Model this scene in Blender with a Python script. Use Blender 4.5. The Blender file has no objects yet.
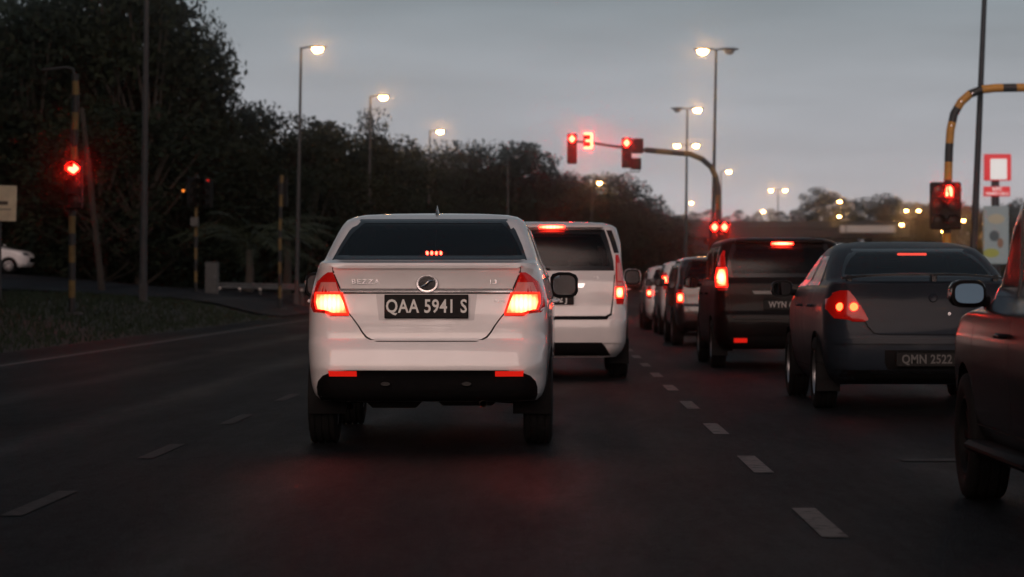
import bpy, bmesh, math, random
from mathutils import Vector, Matrix
R = math.radians
random.seed(7)
scene = bpy.context.scene
COL = scene.collection

# ------------------------------------------------------------------ camera
CAMZ, FPX, VPX, VPY = 1.05, 2800.0, 555.0, 283.0
cd = bpy.data.cameras.new('camera'); cam = bpy.data.objects.new('camera', cd); COL.objects.link(cam)
cam.location = (0, 0, CAMZ); cam.rotation_euler = (R(90), 0, 0)
cd.sensor_width = 36.0; cd.lens = 36.0*FPX/1024.0
cd.shift_x = (512.0-VPX)/1024.0; cd.shift_y = -(288.5-VPY)/1024.0
cd.clip_start = 0.1; cd.clip_end = 4000
cd.dof.use_dof = True; cd.dof.focus_distance = 18.0; cd.dof.aperture_fstop = 4.2
scene.camera = cam
scene.render.resolution_x = 1024; scene.render.resolution_y = 577

# ------------------------------------------------------------------ world, sun, exposure
SUN_EL, SUN_AZ = R(18), R(189)          # broad soft afterglow behind the camera
wd = bpy.data.worlds.new('World'); scene.world = wd; wd.use_nodes = True
nt = wd.node_tree; nt.nodes.clear()
N = nt.nodes.new; L = nt.links.new
out = N('ShaderNodeOutputWorld'); bg = N('ShaderNodeBackground'); bg2 = N('ShaderNodeBackground'); add = N('ShaderNodeAddShader')
sky = N('ShaderNodeTexSky'); sky.sky_type = 'NISHITA'; sky.sun_disc = False
sky.sun_elevation = R(1.0); sky.sun_rotation = SUN_AZ; sky.dust_density = 4.0
bg2.inputs['Strength'].default_value = 0.05
L(sky.outputs['Color'], bg2.inputs['Color'])
tc = N('ShaderNodeTexCoord'); sep = N('ShaderNodeSeparateXYZ'); L(tc.outputs['Generated'], sep.inputs[0])
ramp = N('ShaderNodeValToRGB'); L(sep.outputs['Z'], ramp.inputs['Fac'])
el = ramp.color_ramp.elements
el[0].position = 0.0; el[0].color = (0.62, 0.57, 0.575, 1)
el[1].position = 1.0; el[1].color = (0.052, 0.065, 0.082, 1)
for p, c in ((0.026, (0.60, 0.57, 0.585, 1)), (0.058, (0.44, 0.455, 0.49, 1)), (0.10, (0.245, 0.285, 0.325, 1)), (0.20, (0.130, 0.155, 0.182, 1)), (0.45, (0.075, 0.092, 0.112, 1))):
    e = el.new(p); e.color = c
mp = N('ShaderNodeMapping'); mp.inputs['Scale'].default_value = (7.0, 7.0, 55.0); L(tc.outputs['Generated'], mp.inputs['Vector'])
nz = N('ShaderNodeTexNoise'); nz.inputs['Scale'].default_value = 1.3; nz.inputs['Detail'].default_value = 5; L(mp.outputs[0], nz.inputs['Vector'])
mr = N('ShaderNodeMapRange'); mr.inputs['From Min'].default_value = 0.3; mr.inputs['From Max'].default_value = 0.7
mr.inputs['To Min'].default_value = 0.87; mr.inputs['To Max'].default_value = 1.10; L(nz.outputs['Fac'], mr.inputs['Value'])
L(ramp.outputs['Color'], bg.inputs['Color']); L(mr.outputs[0], bg.inputs['Strength'])
L(bg.outputs[0], add.inputs[0]); L(bg2.outputs[0], add.inputs[1]); L(add.outputs[0], out.inputs['Surface'])

sd = bpy.data.lights.new('sun', 'SUN'); sun = bpy.data.objects.new('sun', sd); COL.objects.link(sun)
sd.energy = 1.5; sd.angle = R(50); sd.color = (1.0, 0.71, 0.62)
# direction towards the sun: azimuth measured from +Y clockwise
_d = Vector((math.sin(SUN_AZ)*math.cos(SUN_EL), math.cos(SUN_AZ)*math.cos(SUN_EL), math.sin(SUN_EL)))
sun.rotation_euler = _d.to_track_quat('Z', 'Y').to_euler()
vs = scene.view_settings; vs.view_transform = 'Standard'; vs.look = 'None'; vs.exposure = 0.0; vs.gamma = 1.0; vs.use_curve_mapping = False
scene.cycles.use_denoising = True
scene.cycles.max_bounces = 8; scene.cycles.transparent_max_bounces = 12; scene.cycles.volume_bounces = 0
scene.cycles.sample_clamp_indirect = 4.0
scene.cycles.caustics_reflective = False; scene.cycles.caustics_refractive = False

def at(px, py, d):
    "world point seen at pixel px, py at forward distance d"
    return Vector(((px-VPX)/FPX*d, d, CAMZ+(VPY-py)/FPX*d))
def atx(px, d): return (px-VPX)/FPX*d

# ------------------------------------------------------------------ materials
MATS = {}
def mat(name, color, rough=0.5, metal=0.0, coat=0.0, emit=None, estr=0.0, spec=0.5, noise=None, bump=None):
    if name in MATS: return MATS[name]
    m = bpy.data.materials.new(name); m.use_nodes = True; t = m.node_tree; b = t.nodes['Principled BSDF']
    b.inputs['Base Color'].default_value = (*color, 1); b.inputs['Roughness'].default_value = rough
    b.inputs['Metallic'].default_value = metal; b.inputs['Coat Weight'].default_value = coat; b.inputs['Coat Roughness'].default_value = 0.10 if coat < 0.7 else 0.06
    b.inputs['Specular IOR Level'].default_value = spec
    if emit: b.inputs['Emission Color'].default_value = (*emit, 1); b.inputs['Emission Strength'].default_value = estr
    if noise or bump:
        tcn = t.nodes.new('ShaderNodeTexCoord')
    if noise:
        sc, lo, hi = noise
        n = t.nodes.new('ShaderNodeTexNoise'); n.inputs['Scale'].default_value = sc; n.inputs['Detail'].default_value = 6
        t.links.new(tcn.outputs['Object'], n.inputs['Vector'])
        r = t.nodes.new('ShaderNodeValToRGB'); r.color_ramp.elements[0].position = 0.3; r.color_ramp.elements[1].position = 0.7
        r.color_ramp.elements[0].color = (*[c*lo for c in color], 1); r.color_ramp.elements[1].color = (*[min(1, c*hi) for c in color], 1)
        t.links.new(n.outputs['Fac'], r.inputs['Fac']); t.links.new(r.outputs['Color'], b.inputs['Base Color'])
        r2 = t.nodes.new('ShaderNodeMapRange'); r2.inputs['To Min'].default_value = rough*0.8; r2.inputs['To Max'].default_value = min(1, rough*1.25)
        t.links.new(n.outputs['Fac'], r2.inputs['Value']); t.links.new(r2.outputs[0], b.inputs['Roughness'])
    if bump:
        sc, st = bump
        n = t.nodes.new('ShaderNodeTexNoise'); n.inputs['Scale'].default_value = sc; n.inputs['Detail'].default_value = 4
        t.links.new(tcn.outputs['Object'], n.inputs['Vector'])
        bp = t.nodes.new('ShaderNodeBump'); bp.inputs['Strength'].default_value = st; bp.inputs['Distance'].default_value = 0.02
        t.links.new(n.outputs['Fac'], bp.inputs['Height']); t.links.new(bp.outputs[0], b.inputs['Normal'])
    MATS[name] = m; return m
def glow(name, rgb, strength=1.0):
    if name in MATS: return MATS[name]
    m = bpy.data.materials.new(name); m.use_nodes = True; t = m.node_tree; t.nodes.clear()
    o = t.nodes.new('ShaderNodeOutputMaterial'); e = t.nodes.new('ShaderNodeEmission')
    e.inputs['Color'].default_value = (*rgb, 1); e.inputs['Strength'].default_value = strength
    t.links.new(e.outputs[0], o.inputs['Surface']); MATS[name] = m; return m
def hotglow(name, core, edge, k=2.1):
    "lamp face: hot filament area in the middle, deeper red towards the rim"
    m = bpy.data.materials.new(name); m.use_nodes = True; t = m.node_tree; t.nodes.clear()
    o = t.nodes.new('ShaderNodeOutputMaterial'); e = t.nodes.new('ShaderNodeEmission'); c = t.nodes.new('ShaderNodeTexCoord')
    mp_ = t.nodes.new('ShaderNodeMapping'); mp_.inputs['Location'].default_value = (-.5*k, 0, -.5*k); mp_.inputs['Scale'].default_value = (k, 0.0, k)
    ln = t.nodes.new('ShaderNodeVectorMath'); ln.operation = 'LENGTH'; wv = t.nodes.new('ShaderNodeTexWave'); wv.inputs['Scale'].default_value = 40
    t.links.new(c.outputs['Generated'], mp_.inputs['Vector']); t.links.new(mp_.outputs[0], ln.inputs[0])
    r = t.nodes.new('ShaderNodeValToRGB'); r.color_ramp.elements[0].position = .25; r.color_ramp.elements[1].position = 1.0
    top = max(core); r.color_ramp.elements[0].color = (*[x/top for x in core], 1); r.color_ramp.elements[1].color = (*[x/top for x in edge], 1)
    t.links.new(ln.outputs['Value'], r.inputs['Fac']); t.links.new(r.outputs['Color'], e.inputs['Color']); 
    sx_ = t.nodes.new('ShaderNodeSeparateXYZ'); t.links.new(c.outputs['Generated'], sx_.inputs[0])
    a1 = t.nodes.new('ShaderNodeMath'); a1.operation = 'MULTIPLY'; a1.inputs[1].default_value = 44.0; t.links.new(sx_.outputs['X'], a1.inputs[0])
    a2 = t.nodes.new('ShaderNodeMath'); a2.operation = 'SINE'; t.links.new(a1.outputs[0], a2.inputs[0])
    a3 = t.nodes.new('ShaderNodeMapRange'); a3.inputs['From Min'].default_value = -1; a3.inputs['To Min'].default_value = top*.74; a3.inputs['To Max'].default_value = top*1.1; t.links.new(a2.outputs[0], a3.inputs['Value'])
    t.links.new(a3.outputs[0], e.inputs['Strength'])
    t.links.new(e.outputs[0], o.inputs['Surface']); MATS[name] = m; return m
def glass(name, tint, rough=0.16):
    if name in MATS: return MATS[name]
    m = bpy.data.materials.new(name); m.use_nodes = True; t = m.node_tree; t.nodes.clear()
    o = t.nodes.new('ShaderNodeOutputMaterial'); mx = t.nodes.new('ShaderNodeMixShader'); tr = t.nodes.new('ShaderNodeBsdfTransparent')
    gl = t.nodes.new('ShaderNodeBsdfGlossy'); fr = t.nodes.new('ShaderNodeFresnel')
    tr.inputs['Color'].default_value = (*tint, 1); gl.inputs['Roughness'].default_value = rough; gl.inputs['Color'].default_value = (0.6, 0.6, 0.6, 1); fr.inputs['IOR'].default_value = 1.5
    t.links.new(fr.outputs[0], mx.inputs['Fac']); t.links.new(tr.outputs[0], mx.inputs[1]); t.links.new(gl.outputs[0], mx.inputs[2])
    t.links.new(mx.outputs[0], o.inputs['Surface']); MATS[name] = m; return m

def paint(name, color, metal=0.0, rough=0.32, coat=1.0, spec=0.5):
    return mat(name, color, rough, metal, coat, noise=(3.0, 0.93, 1.05), spec=spec)
M_WHITE = paint('white paint', (0.84, 0.81, 0.80))
M_PEARL = paint('pearl white paint', (0.70, 0.66, 0.65))
M_BLACK = paint('black paint', (0.004, 0.003, 0.0033), 0.0, 0.42, 0.12, 0.06)
M_GREY = paint('gunmetal paint', (0.017, 0.023, 0.031), 0.0, 0.40, 0.12, 0.08)
M_SILVER = paint('silver paint', (0.34, 0.34, 0.35), 0.5, 0.34)
M_MAROON = paint('dark maroon paint', (0.006, 0.003, 0.003), 0.0, 0.22, 0.25, 0.06)
M_DARKP = paint('charcoal paint', (0.022, 0.022, 0.025), 0.2, 0.3)
M_TRIM = mat('black trim plastic', (0.005, 0.005, 0.0053), 0.65, spec=0.12, bump=(180, 0.15))
M_GLOSSBLK = mat('gloss black trim', (0.010, 0.010, 0.011), 0.18)
M_SEAM = mat('panel gap', (0.006, 0.006, 0.006), 0.9)
M_TYRE = mat('tyre rubber', (0.007, 0.007, 0.007), 0.85, spec=0.2, noise=(9, 0.7, 1.4))
M_RIM = mat('alloy', (0.42, 0.42, 0.43), 0.35, 0.9)
M_CHROME = mat('chrome', (0.75, 0.74, 0.75), 0.12, 1.0)
M_SEAT = mat('seat fabric', (0.03, 0.028, 0.028), 0.9)
M_DASH = mat('dashboard plastic', (0.015, 0.015, 0.016), 0.7)
M_UNDER = mat('underbody steel', (0.02, 0.019, 0.018), 0.75, noise=(6, 0.6, 1.5))
M_MUFF = mat('muffler steel', (0.16, 0.13, 0.11), 0.5, 0.7, noise=(12, 0.6, 1.3))
M_REDLENS = mat('red lamp lens', (0.22, 0.006, 0.006), 0.15, coat=0.5, spec=0.3, emit=(1.0, 0.010, 0.005), estr=0.16)
M_CLEARLENS = mat('clear lamp lens', (0.50, 0.24, 0.22), 0.1, coat=1.0, emit=(1.0, 0.06, 0.03), estr=0.10)
M_BRAKE = hotglow('brake lamp lit', (55, 3.0, 1.2), (18, .42, .12), 1.7)
M_BRAKERIM = glow('brake lamp edge', (1.0, 0.012, 0.005), 4.0)
M_TAIL = glow('tail lamp lit', (1.0, 0.030, 0.008), 20.0)
M_HIGHSTOP = hotglow('high stop lamp', (70, 2.6, 1.2), (16, .22, .09), 1.8)
M_LEDS = glow('high stop leds', (1.0, .026, .013), 600.0)
M_REFLECT = mat('red reflector', (0.55, 0.01, 0.008), 0.12, coat=1.0, emit=(1.0, 0.02, 0.01), estr=0.5)  # emission stands in for the light the reflector would throw back
M_PLATE = mat('number plate black', (0.006, 0.006, 0.006), 0.4, spec=0.15)
M_PLTXT = mat('plate letters', (0.75, 0.74, 0.70), 0.5, emit=(1.0, 0.92, 0.85), estr=0.0)
M_HEAD = mat('headlamp glass', (0.30, 0.31, 0.33), 0.08, 0.5, 1.0)
G_DARK = glass('dark tinted glass', (0.055, 0.055, 0.058))
G_MED = glass('tinted glass', (0.30, 0.31, 0.32))
G_LIGHT = glass('lightly tinted glass', (0.50, 0.53, 0.54))
G_CLEAR = glass('windscreen glass', (0.62, 0.66, 0.66))
M_MIRROR = mat('mirror glass', (0.85, 0.88, 0.9), 0.03, 1.0)
M_POLE = mat('galvanised steel', (0.065, 0.065, 0.066), 0.6, 0.3, noise=(4, 0.7, 1.15))
M_DKPOLE = mat('dark weathered steel', (0.035, 0.040, 0.046), 0.6, 0.3, noise=(3, 0.7, 1.2))
M_YEL = mat('yellow pole paint', (0.55, 0.27, 0.035), 0.5, noise=(5, 0.75, 1.1))
M_SHADEYEL = mat('shaded yellow paint', (0.17, 0.11, 0.035), 0.7, noise=(5, 0.6, 1.2))  # pole yellow darkened: the shade on the posts is put into the colour
M_BLK = mat('black pole paint', (0.015, 0.015, 0.015), 0.55)
M_SIGBOX = mat('signal housing', (0.007, 0.007, 0.007), 0.6, spec=0.2)
M_LENSOFF = mat('unlit signal lens', (0.010, 0.010, 0.008), 0.35, spec=0.2)
M_SIGRED = glow('red signal lit', (1.0, 0.0080, 0.0036), 200.0)
M_SIGREDDIM = glow('red signal seen from the side', (1.0, 0.03, 0.02), 0.6)
M_SIGAMB = glow('amber signal lit', (1.0, 0.25, 0.03), 1.6)
M_LAMP = glow('street lamp glow', (1.0, 0.47, 0.14), 140.0)
M_LAMPFAR = glow('far street lamp glow', (1.0, 0.46, 0.13), 110.0)
M_LAMPHEAD = mat('lamp head grey', (0.10, 0.10, 0.11), 0.5, 0.3)
M_LAMPOFF = mat('unlit lamp glass', (0.25, 0.25, 0.25), 0.15)
M_CONC = mat('concrete', (0.035, 0.034, 0.034), 0.85, noise=(0.6, 0.65, 1.15), bump=(20, 0.2))
M_BARK = mat('bark', (0.05, 0.042, 0.034), 0.9, noise=(6, 0.6, 1.3), bump=(18, 0.6))
def leafmat(name, c):
    m = mat(name, c, 0.75, noise=(0.6, 0.55, 1.35), spec=0.2); return m
M_LEAF = [leafmat('leaf deep green', (0.010, 0.018, 0.010)), leafmat('leaf olive', (0.013, 0.019, 0.009)), leafmat('leaf blue green', (0.009, 0.016, 0.012))]
M_FROND = mat('palm frond', (0.030, 0.042, 0.020), 0.5)


M_KERB = mat('kerb concrete', (0.20, 0.20, 0.19), 0.85, noise=(5, 0.6, 1.2))

# ------------------------------------------------------------------ mesh helpers
def link(name, me, m=None, parent=None, smooth=None, loc=None, rot=None):
    o = bpy.data.objects.new(name, me); COL.objects.link(o)
    if m is not None:
        for x in (m if isinstance(m, (list, tuple)) else [m]): me.materials.append(x)
    if smooth is not None:
        me.polygons.foreach_set('use_smooth', [True]*len(me.polygons)); me.set_sharp_from_angle(angle=R(smooth))
    if parent is not None: o.parent = parent
    if loc is not None: o.location = loc
    if rot is not None: o.rotation_euler = rot
    return o
def mesh(name, v, f, m=None, parent=None, smooth=None, loc=None, rot=None, mi=None, fixn=True):
    me = bpy.data.meshes.new(name); me.from_pydata([tuple(p) for p in v], [], f)
    if fixn:
        bm = bmesh.new(); bm.from_mesh(me); bmesh.ops.recalc_face_normals(bm, faces=bm.faces); bm.to_mesh(me); bm.free()
    o = link(name, me, m, parent, smooth, loc, rot)
    if mi: me.polygons.foreach_set('material_index', mi)
    return o
def tag(o, label, cat, group=None):
    o['label'] = label; o['category'] = cat
    if group: o['group'] = group
    return o
def thing(name, label, cat, loc=(0, 0, 0), rz=0.0, group=None):
    o = bpy.data.objects.new(name, None); COL.objects.link(o); o.empty_display_size = 0.3
    o.location = loc; o.rotation_euler = (0, 0, rz)
    return tag(o, label, cat, group)
class MB:
    def __init__(s): s.v = []; s.f = []; s.mi = []
    def quad(s, idx, m=0): s.f.append(idx); s.mi.append(m)
    def add(s, v, f, m=0):
        b = len(s.v); s.v += [tuple(p) for p in v]
        for q in f: s.f.append([b+i for i in q]); s.mi.append(m)
    def box(s, c, d, m=0, bev=0.0, rot=None):
        x, y, z = d[0]/2, d[1]/2, d[2]/2
        bv = min(bev, x*0.9, y*0.9, z*0.9)
        if bv <= 0:
            v = [(sx*x, sy*y, sz*z) for sz in (-1, 1) for sx, sy in ((-1, -1), (1, -1), (1, 1), (-1, 1))]
            f = [(3, 2, 1, 0), (4, 5, 6, 7), (0, 1, 5, 4), (1, 2, 6, 5), (2, 3, 7, 6), (3, 0, 4, 7)]
        else:
            v = []; f = []
            prof = [(-z, bv), (-z+bv, 0), (z-bv, 0), (z, bv)]
            for zz, i in prof:
                xx, yy = x-i, y-i; c0 = bv*0.7 if i == 0 else bv*0.5
                for px_, py_ in ((-xx+c0, -yy), (xx-c0, -yy), (xx, -yy+c0), (xx, yy-c0), (xx-c0, yy), (-xx+c0, yy), (-xx, yy-c0), (-xx, -yy+c0)): v.append((px_, py_, zz))
            for r in range(3):
                for k in range(8): f.append((r*8+k, r*8+(k+1) % 8, (r+1)*8+(k+1) % 8, (r+1)*8+k))
            f.append(tuple(range(7, -1, -1))); f.append(tuple(range(24, 32)))
        if rot is not None: v = [rot @ Vector(p) for p in v]
        s.add([(p[0]+c[0], p[1]+c[1], p[2]+c[2]) for p in v], f, m); return s
    def tube(s, pts, rad, n=10, m=0, caps=True, mfun=None):
        pts = [Vector(p) for p in pts]; k = len(pts)
        rad = rad if isinstance(rad, (list, tuple)) else [rad]*k
        b = len(s.v); up = None
        for i, p in enumerate(pts):
            t = (pts[min(i+1, k-1)]-pts[max(i-1, 0)]).normalized()
            if up is None:
                a = Vector((0, 0, 1)) if abs(t.z) < 0.9 else Vector((1, 0, 0)); up = (a-t*a.dot(t)).normalized()
            else:
                up = (up-t*up.dot(t)).normalized()
            w = t.cross(up)
            for j in range(n):
                a = 2*math.pi*j/n; q = p+(up*math.cos(a)+w*math.sin(a))*rad[i]; s.v.append(tuple(q))
        for i in range(k-1):
            for j in range(n):
                s.f.append([b+i*n+j, b+i*n+(j+1) % n, b+(i+1)*n+(j+1) % n, b+(i+1)*n+j]); s.mi.append(mfun(i) if mfun else m)
        if caps:
            s.f.append([b+j for j in range(n-1, -1, -1)]); s.mi.append(mfun(0) if mfun else m)
            s.f.append([b+(k-1)*n+j for j in range(n)]); s.mi.append(mfun(k-2) if mfun else m)
        return s
    def lathe(s, prof, n=24, axis='X', c=(0, 0, 0), m=0, close=False, a0=0.0, a1=2*math.pi):
        b = len(s.v); full = abs(a1-a0-2*math.pi) < 1e-4; cols = n if full else n+1
        for h, r in prof:
            for j in range(cols):
                a = a0+(a1-a0)*j/n; u, w = r*math.cos(a), r*math.sin(a)
                p = (h, u, w) if axis == 'X' else ((u, h, w) if axis == 'Y' else (u, w, h))
                s.v.append((p[0]+c[0], p[1]+c[1], p[2]+c[2]))
        k = len(prof)
        for i in range(k-1 if not close else k):
            i2 = (i+1) % k
            for j in range(n):
                j2 = (j+1) % cols
                s.f.append([b+i*cols+j, b+i*cols+j2, b+i2*cols+j2, b+i2*cols+j]); s.mi.append(m)
        return s
    def build(s, name, m, parent=None, smooth=35, loc=None, rot=None):
        return mesh(name, s.v, s.f, m, parent, smooth, loc, rot, s.mi)
def struct(o): o['kind'] = 'structure'; return o
def text_obj(name, body, size, m, parent, loc, rot=(R(90), 0, 0), extrude=0.002, bold=0.0, wscale=1.0, spacing=1.0):
    c = bpy.data.curves.new('t', 'FONT'); c.body = body; c.size = size; c.align_x = 'CENTER'; c.align_y = 'CENTER'
    c.extrude = extrude; c.offset = bold; c.space_character = spacing; c.resolution_u = 3
    t = bpy.data.objects.new('t', c); COL.objects.link(t); dg = bpy.context.evaluated_depsgraph_get()
    me = bpy.data.meshes.new_from_object(t.evaluated_get(dg)); bpy.data.objects.remove(t); bpy.data.curves.remove(c)
    for v in me.vertices: v.co.x *= wscale
    return link(name, me, m, parent, None, loc, rot)
def dup(o, parent=None):
    c = o.copy(); COL.objects.link(c); c.parent = parent
    for ch in list(o.children): dup(ch, c)
    return c

# ------------------------------------------------------------------ terrain
def sstep(a, b, x):
    t = max(0.0, min(1.0, (x-a)/(b-a))); return t*t*(3-2*t)
def off(y): return 0.0005*max(0.0, y-90)**2 if y < 420 else 0.0005*330**2+0.33*(y-420)
def hgt(x, y):
    xs = x-off(min(y, 420))
    h = 0.62*sstep(-8.4, -11.6, xs)+min(1.0, max(0.0, -11.6-xs)*0.072)
    h += 9.0*sstep(-25, -70, xs)*sstep(40, 110, y)
    h += 7.0*sstep(-15, -27, x)*sstep(0, 14, y)*sstep(66, 52, y)  # rise left of the view, added to keep low sun off the forest
    h += 7.0*sstep(300, 380, y)*sstep(14, -10, xs)
    h += 4.0*sstep(430, 520, y)
    h += 0.05*math.sin(x*0.7)*math.cos(y*0.31)*sstep(-8.6, -12, xs)
    return h
def axis(segs):
    r = []
    for a, b, st in segs:
        n = max(1, round((b-a)/st)); r += [a+(b-a)*i/n for i in range(n)]
    return r+[segs[-1][1]]
def sheet(name, X, Y, zf, m, smooth=60):
    v = [(x, y, zf(x, y)) for y in Y for x in X]; nx = len(X)
    f = [(j*nx+i, j*nx+i+1, (j+1)*nx+i+1, (j+1)*nx+i) for j in range(len(Y)-1) for i in range(nx-1)]
    return mesh(name, v, f, m, None, smooth, fixn=False)
def asphalt(name, base, seed=0.0):
    m = bpy.data.materials.new(name); m.use_nodes = True; t = m.node_tree; b = t.nodes['Principled BSDF']
    n_ = t.nodes.new; l_ = t.links.new
    def math_(op, a, b_=None):
        q = n_('ShaderNodeMath'); q.operation = op
        for k, x in enumerate((a, b_)):
            if x is None: continue
            if isinstance(x, (int, float)): q.inputs[k].default_value = x
            else: l_(x, q.inputs[k])
        return q.outputs[0]
    def rampf(x, a, b_, lo, hi):
        q = n_('ShaderNodeMapRange'); q.inputs['From Min'].default_value = a; q.inputs['From Max'].default_value = b_; q.inputs['To Min'].default_value = lo; q.inputs['To Max'].default_value = hi
        l_(x, q.inputs['Value']); return q.outputs[0]
    c = n_('ShaderNodeTexCoord'); sp = n_('ShaderNodeSeparateXYZ'); l_(c.outputs['Object'], sp.inputs[0])
    mpn = n_('ShaderNodeMapping'); mpn.inputs['Scale'].default_value = (1.0, 0.14, 1.0); mpn.inputs['Location'].default_value = (seed, seed, 0); l_(c.outputs['Object'], mpn.inputs['Vector'])
    def noise(vec, s, d, r=.6):
        q = n_('ShaderNodeTexNoise'); q.inputs['Scale'].default_value = s; q.inputs['Detail'].default_value = d; q.inputs['Roughness'].default_value = r; l_(vec, q.inputs['Vector']); return q.outputs['Fac']
    streak = noise(mpn.outputs[0], 1.1, 8, .68); blot = noise(c.outputs['Object'], .35, 5); grain = noise(c.outputs['Object'], 16, 5, .8); fine = noise(c.outputs['Object'], 120, 2)
    # lanes are 3.6 m wide from x = -2.45: distance from the lane centre
    wob = math_('ADD', sp.outputs['X'], math_('MULTIPLY', math_('SUBTRACT', blot, .5), .5))
    lane = math_('ABSOLUTE', math_('SUBTRACT', math_('FRACT', math_('DIVIDE', math_('ADD', wob, 9.65), 3.6)), .5))   # 0 at the centre, .5 on the line
    oil = rampf(lane, .0, .09, .62, 1.0); trk = math_('ABSOLUTE', math_('SUBTRACT', lane, .21)); track = rampf(trk, .0, .09, 1.22, 1.0)
    vo = n_('ShaderNodeTexVoronoi'); vo.feature = 'DISTANCE_TO_EDGE'; vo.inputs['Scale'].default_value = .42
    wv = n_('ShaderNodeVectorMath'); wv.operation = 'ADD'; nzc = n_('ShaderNodeTexNoise'); nzc.inputs['Scale'].default_value = 1.3; nzc.inputs['Detail'].default_value = 5
    l_(c.outputs['Object'], nzc.inputs['Vector']); l_(c.outputs['Object'], wv.inputs[0]); l_(nzc.outputs['Color'], wv.inputs[1]); l_(wv.outputs[0], vo.inputs['Vector'])
    crack = math_('MAXIMUM', rampf(vo.outputs['Distance'], .0, .006, .35, 1.0), rampf(blot, .44, .52, 1.0, .0))
    val = math_('MULTIPLY', rampf(streak, .28, .74, .75, 1.3), rampf(blot, .3, .7, .82, 1.18)); val = math_('MULTIPLY', val, rampf(grain, .30, .70, .30, 1.9)); val = math_('MULTIPLY', val, rampf(fine, .3, .7, .7, 1.35))
    spk = noise(mpn.outputs[0], 15, 6, .8); val = math_('MULTIPLY', val, rampf(spk, .32, .68, .25, 2.1))
    val = math_('MULTIPLY', val, oil); val = math_('MULTIPLY', val, track); val = math_('MULTIPLY', val, crack); val = math_('MULTIPLY', val, base)
    cc = n_('ShaderNodeCombineColor'); l_(val, cc.inputs[0]); l_(math_('MULTIPLY', val, 1.12), cc.inputs[1]); l_(math_('MULTIPLY', val, 1.28), cc.inputs[2]); l_(cc.outputs[0], b.inputs['Base Color'])
    ro = math_('SUBTRACT', rampf(streak, .3, .7, .50, .66), math_('MULTIPLY', math_('SUBTRACT', track, 1.0), .35)); l_(ro, b.inputs['Roughness'])
    b.inputs['Specular IOR Level'].default_value = 0.035
    vb = n_('ShaderNodeTexVoronoi'); vb.inputs['Scale'].default_value = 75; l_(c.outputs['Object'], vb.inputs['Vector'])
    bp = n_('ShaderNodeBump'); bp.inputs['Strength'].default_value = .8; bp.inputs['Distance'].default_value = .008
    l_(math_('ADD', vb.outputs['Distance'], math_('MULTIPLY', grain, .8)), bp.inputs['Height']); l_(bp.outputs[0], b.inputs['Normal'])
    return m
def chipped(name, col, under, keep):
    "road paint worn through to the asphalt in chips"
    m = bpy.data.materials.new(name); m.use_nodes = True; t = m.node_tree; b = t.nodes['Principled BSDF']; n_ = t.nodes.new; l_ = t.links.new
    c = n_('ShaderNodeTexCoord'); a = n_('ShaderNodeTexNoise'); a.inputs['Scale'].default_value = 11; a.inputs['Detail'].default_value = 8; a.inputs['Roughness'].default_value = .75; l_(c.outputs['Object'], a.inputs['Vector'])
    r = n_('ShaderNodeValToRGB'); r.color_ramp.elements[0].position = keep-.05; r.color_ramp.elements[1].position = keep+.06
    r.color_ramp.elements[0].color = (*[under*k for k in (1, 1.02, 1.08)], 1); r.color_ramp.elements[1].color = (*col, 1)
    l_(a.outputs['Fac'], r.inputs['Fac']); l_(r.outputs['Color'], b.inputs['Base Color']); b.inputs['Roughness'].default_value = .75; b.inputs['Specular IOR Level'].default_value = .2
    return m
M_WHITELINE = chipped('road paint', (0.125, 0.124, 0.122), .014, .43)
M_WORNLINE = chipped('worn road paint', (0.036, 0.036, 0.036), .012, .48)
M_ASPH = asphalt('asphalt', 0.0065)
M_ASPH2 = asphalt('side road asphalt', 0.016, 13.0)
M_SOIL = mat('ground soil and turf', (0.012, 0.014, 0.009), 0.95, noise=(0.5, 0.6, 1.3), bump=(9, 0.6))

GX = axis([(-420, -120, 30), (-120, -40, 5), (-40, -7, 1.1), (-7, 30, 6), (30, 420, 30)])
GY = axis([(-120, 0, 12), (0, 130, 2.5), (130, 440, 6), (440, 900, 20)])
struct(sheet('ground', GX, GY, lambda x, y: hgt(x, y)-0.03, M_SOIL))
RY = axis([(-90, 90, 3), (90, 460, 4)])
def strip(name, x0, x1, Y, z, m, n=6):
    v = []; f = []
    for y in Y:
        for i in range(n+1):
            x = x0+(x1-x0)*i/n; v.append((x+off(y), y, z))
    k = n+1
    for j in range(len(Y)-1):
        for i in range(n): f.append((j*k+i, j*k+i+1, (j+1)*k+i+1, (j+1)*k+i))
    return mesh(name, v, f, m, None, 60, fixn=False)
struct(strip('road', -8.3, 27.0, RY, 0.0, M_ASPH, 12))
# slip road climbing to the left behind the grass island
SX = axis([(-60, -40, 4), (-40, -10.5, 1.0), (-10.5, -8.35, 0.5)])
SY = axis([(66, 118, 2.0)])
def slip_z(x, y): return hgt(x, y)+0.035
v = []; f = []; nx = len(SX)
for y in SY:
    for i, x in enumerate(SX):
        # the near edge of the slip road runs obliquely away from the camera towards the main road
        t = (y-SY[0])/(SY[-1]-SY[0]); y0 = 62+24*sstep(-22, -9, x); y1 = 116+2*sstep(-22, -9, x)
        yy = y0+(y1-y0)*t; v.append((x, yy, slip_z(x, yy)))
for j in range(len(SY)-1):
    for i in range(nx-1): f.append((j*nx+i, j*nx+i+1, (j+1)*nx+i+1, (j+1)*nx+i))
struct(mesh('side_road', v, f, M_ASPH2, None, 60, fixn=False))

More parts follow.
